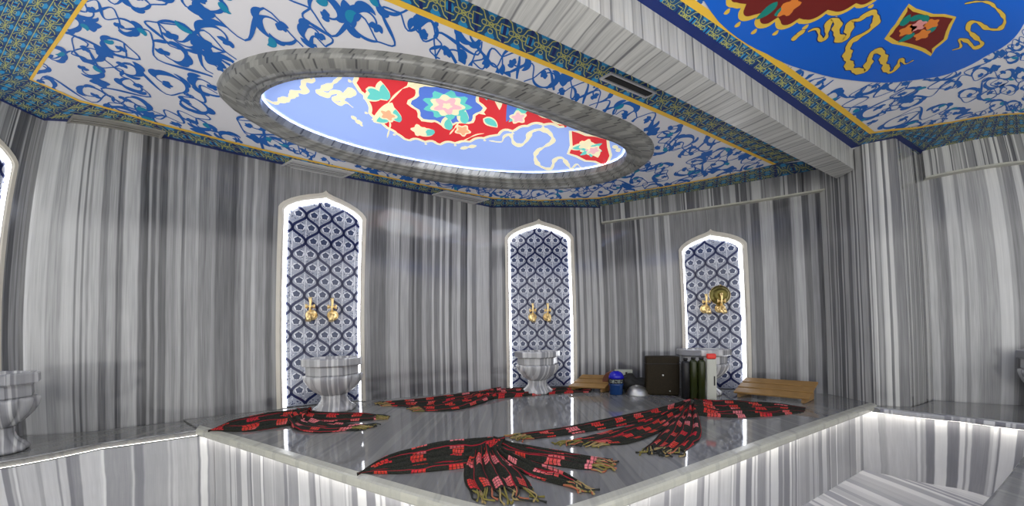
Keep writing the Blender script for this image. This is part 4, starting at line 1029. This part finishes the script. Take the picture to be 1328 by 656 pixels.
def make_towel(key, loc, label, seed):
    rnd = random.Random(seed); lobes = DATA['towels'][key]
    root = empty('checked_towel', (*loc, ZP), label, 'towel', 'red and black checked bath towels')
    cloth = MB(); fr = []
    for li, (Aa, Bb) in enumerate(lobes):
        N, Mm = 70, 30
        Ls, Rs = smoothline(Aa, N), smoothline(Bb, N)
        width = max((Ls[i] - Rs[i]).length for i in range(N)); folds = max(3, round(width / .075)); ph = rnd.uniform(0, 6)
        hmax = .032 + .010 * (li == 0) + rnd.uniform(0, .006)
        leaf_ = li == 0
        us = rnd.uniform(0, .2); lift = .006 * li
        grid = []
        Lm = 0; us_l = [0]
        for i in range(1, N): Lm += ((Ls[i] + Rs[i]) / 2 - (Ls[i-1] + Rs[i-1]) / 2).length; us_l.append(Lm)
        sgn = 1 if leaf_ else 0
        for i in range(N):
            t = i / (N - 1)
            gather = t if leaf_ else (1 - t if key != 'front' and key != 'left' else t)   # toward the gathered knot
            knot = (t if leaf_ or key in ('right', 'back') else 1 - t)
            row = []
            for j in range(Mm + 1):
                s = j / Mm
                wv = .012 * math.sin(5 * t * PI + ph)
                p = Ls[i].lerp(Rs[i], s)
                edge = min(1, 7 * s, 7 * (1 - s)) ** .5
                f = .5 + .5 * math.cos(2 * PI * folds * (s + wv) + ph + 1.2 * math.sin(3 * t + li))
                f2 = .5 + .5 * math.cos(2 * PI * (folds * 1.9) * s + ph * 2 + 4 * t)
                h = (.004 + hmax * (.75 * f ** 1.2 + .25 * f2)) * edge * (.55 + .6 * knot ** 2) + lift * knot + .0015
                h += .022 * max(0, knot - .82) / .18 * math.sin(PI * min(1, max(0, s)))
                endf = min(1, 6 * (1 - knot) + .0) if False else 1
                if leaf_: h *= min(1, .35 + 3 * t)
                row.append((p.x, p.y, ZP + h))
            grid.append(row)
        vw = width * 1.6
        for i in range(N - 1):
            for j in range(Mm):
                q = [(i, j), (i, j+1), (i+1, j+1), (i+1, j)]
                cloth.face([grid[a][b] for a, b in q], M_TOW, [(us + us_l[a], vw * b / Mm + li * .31) for a, b in q], True)
        if not leaf_: fr.append((grid, key))
    o = child(cloth, 'woven_cloth', root)
    md = o.modifiers.new('thickness', 'SOLIDIFY'); md.thickness = .002; md.offset = 1
    for grid, k in fr:
        fm = MB()
        end = 0 if k in ('right', 'back') else -1; nxt = 1 if end == 0 else -2
        row, row2 = grid[end], grid[nxt]; n_ = 24
        for q in range(n_):
            j = round(q * (len(row) - 1) / (n_ - 1)); p = Vector(row[j]); d = (p - Vector(row2[j])); d.z = 0; d.normalize()
            ln = rnd.uniform(.055, .105); side = Vector((-d.y, d.x, 0)); w1, w2 = rnd.uniform(-.03, .03), rnd.uniform(-.03, .03)
            pts = [p - d * .006, p + d * ln * .35 + side * w1 * .5 + Vector((0, 0, .004)), p + d * ln * .7 + side * w1, p + d * ln + side * w2]
            for a in range(len(pts)): pts[a].z = max(ZP + .0045, min(pts[a].z, ZP + .02 - .004 * a))
            line = smoothline([tuple(x) for x in pts], 9); m = FR[rnd.choice((0, 1, 1, 2, 0, 3, 3))]
            fm.tube(line, [.0036, .0036, .004, .0048, .0038, .0036, .0034, .0036, .0048], m, 6)
        child(fm, 'knotted_fringe', root)
    return root
make_towel('front', (-.1, 1.45), 'red and black checked towel nearest the front corner of the platform', 3)
make_towel('right', (1.2, 2.0), 'red and black checked towel gathered before the bottles and right headrest', 8)
make_towel('left', (-1.6, 2.1), 'red and black checked towel before the basin on the left', 13)
make_towel('back', (-.2, 2.9), 'long red and black checked towel before the corner niche', 21)

# ------------------------------------------------------------------ camera
cd = bpy.data.cameras.new('camera'); cam = bpy.data.objects.new('camera', cd); COL.objects.link(cam)
Mc = DATA['cam']
rt = Vector((Mc[0][0], Mc[1][0], Mc[2][0])); fw = Vector((Mc[0][1], Mc[1][1], Mc[2][1])); up = Vector((Mc[0][2], Mc[1][2], Mc[2][2]))
cam.matrix_world = Matrix(((rt.x, up.x, -fw.x, 0), (rt.y, up.y, -fw.y, 0), (rt.z, up.z, -fw.z, EYE), (0, 0, 0, 1)))
cd.type = 'PANO'; cd.panorama_type = 'FISHEYE_LENS_POLYNOMIAL'; cd.sensor_width = 36; cd.sensor_fit = 'HORIZONTAL'
cd.fisheye_fov = R(190)
cd.fisheye_polynomial_k0 = 0; cd.fisheye_polynomial_k1 = -0.09969969969969969; cd.fisheye_polynomial_k2 = -0.0016167209011580391
cd.fisheye_polynomial_k3 = 0.00044271945850349976; cd.fisheye_polynomial_k4 = -1.3662676878281903e-05
cd.shift_y = 2 * (431.169 - 328) / 1328; cd.shift_x = 0
cd.clip_start = .02
sc.camera = cam

# ------------------------------------------------------------------ light: rear left open for ambient world fill, added ceiling fill, extra vault glow lamp
w = bpy.data.worlds.new('world'); sc.world = w; w.use_nodes = True
bg = w.node_tree.nodes['Background']; bg.inputs[0].default_value = (.99, .985, .96, 1); bg.inputs[1].default_value = 1.3
def lamp(name, loc, size, power, col=(1, 1, 1), rot=(0, 0, 0)):
    l = bpy.data.lights.new(name, 'AREA'); l.shape = 'DISK'; l.size = size; l.energy = power; l.color = col
    o = bpy.data.objects.new(name, l); COL.objects.link(o); o.location = loc; o.rotation_euler = rot
    return o
lamp('vault_glow', (-.35, 2.2, ZC + .04), 1.2, 8, (.95, .97, 1))
lamp('added_rear_fill', (-1.2, -.9, .5), 1.6, 60, (1, .98, .95), (R(205), 0, 0))  # unseen fill disk added behind the camera to brighten the ceiling
lamp('added_rear_fill', (1.0, -.9, .9), 1.6, 60, (1, .98, .95), (R(205), 0, 0))  # second added disk, same purpose, no fixture in the room
vs = sc.view_settings; vs.view_transform = 'Standard'; vs.look = 'None'; vs.exposure = .5; vs.gamma = 1; vs.use_curve_mapping = False
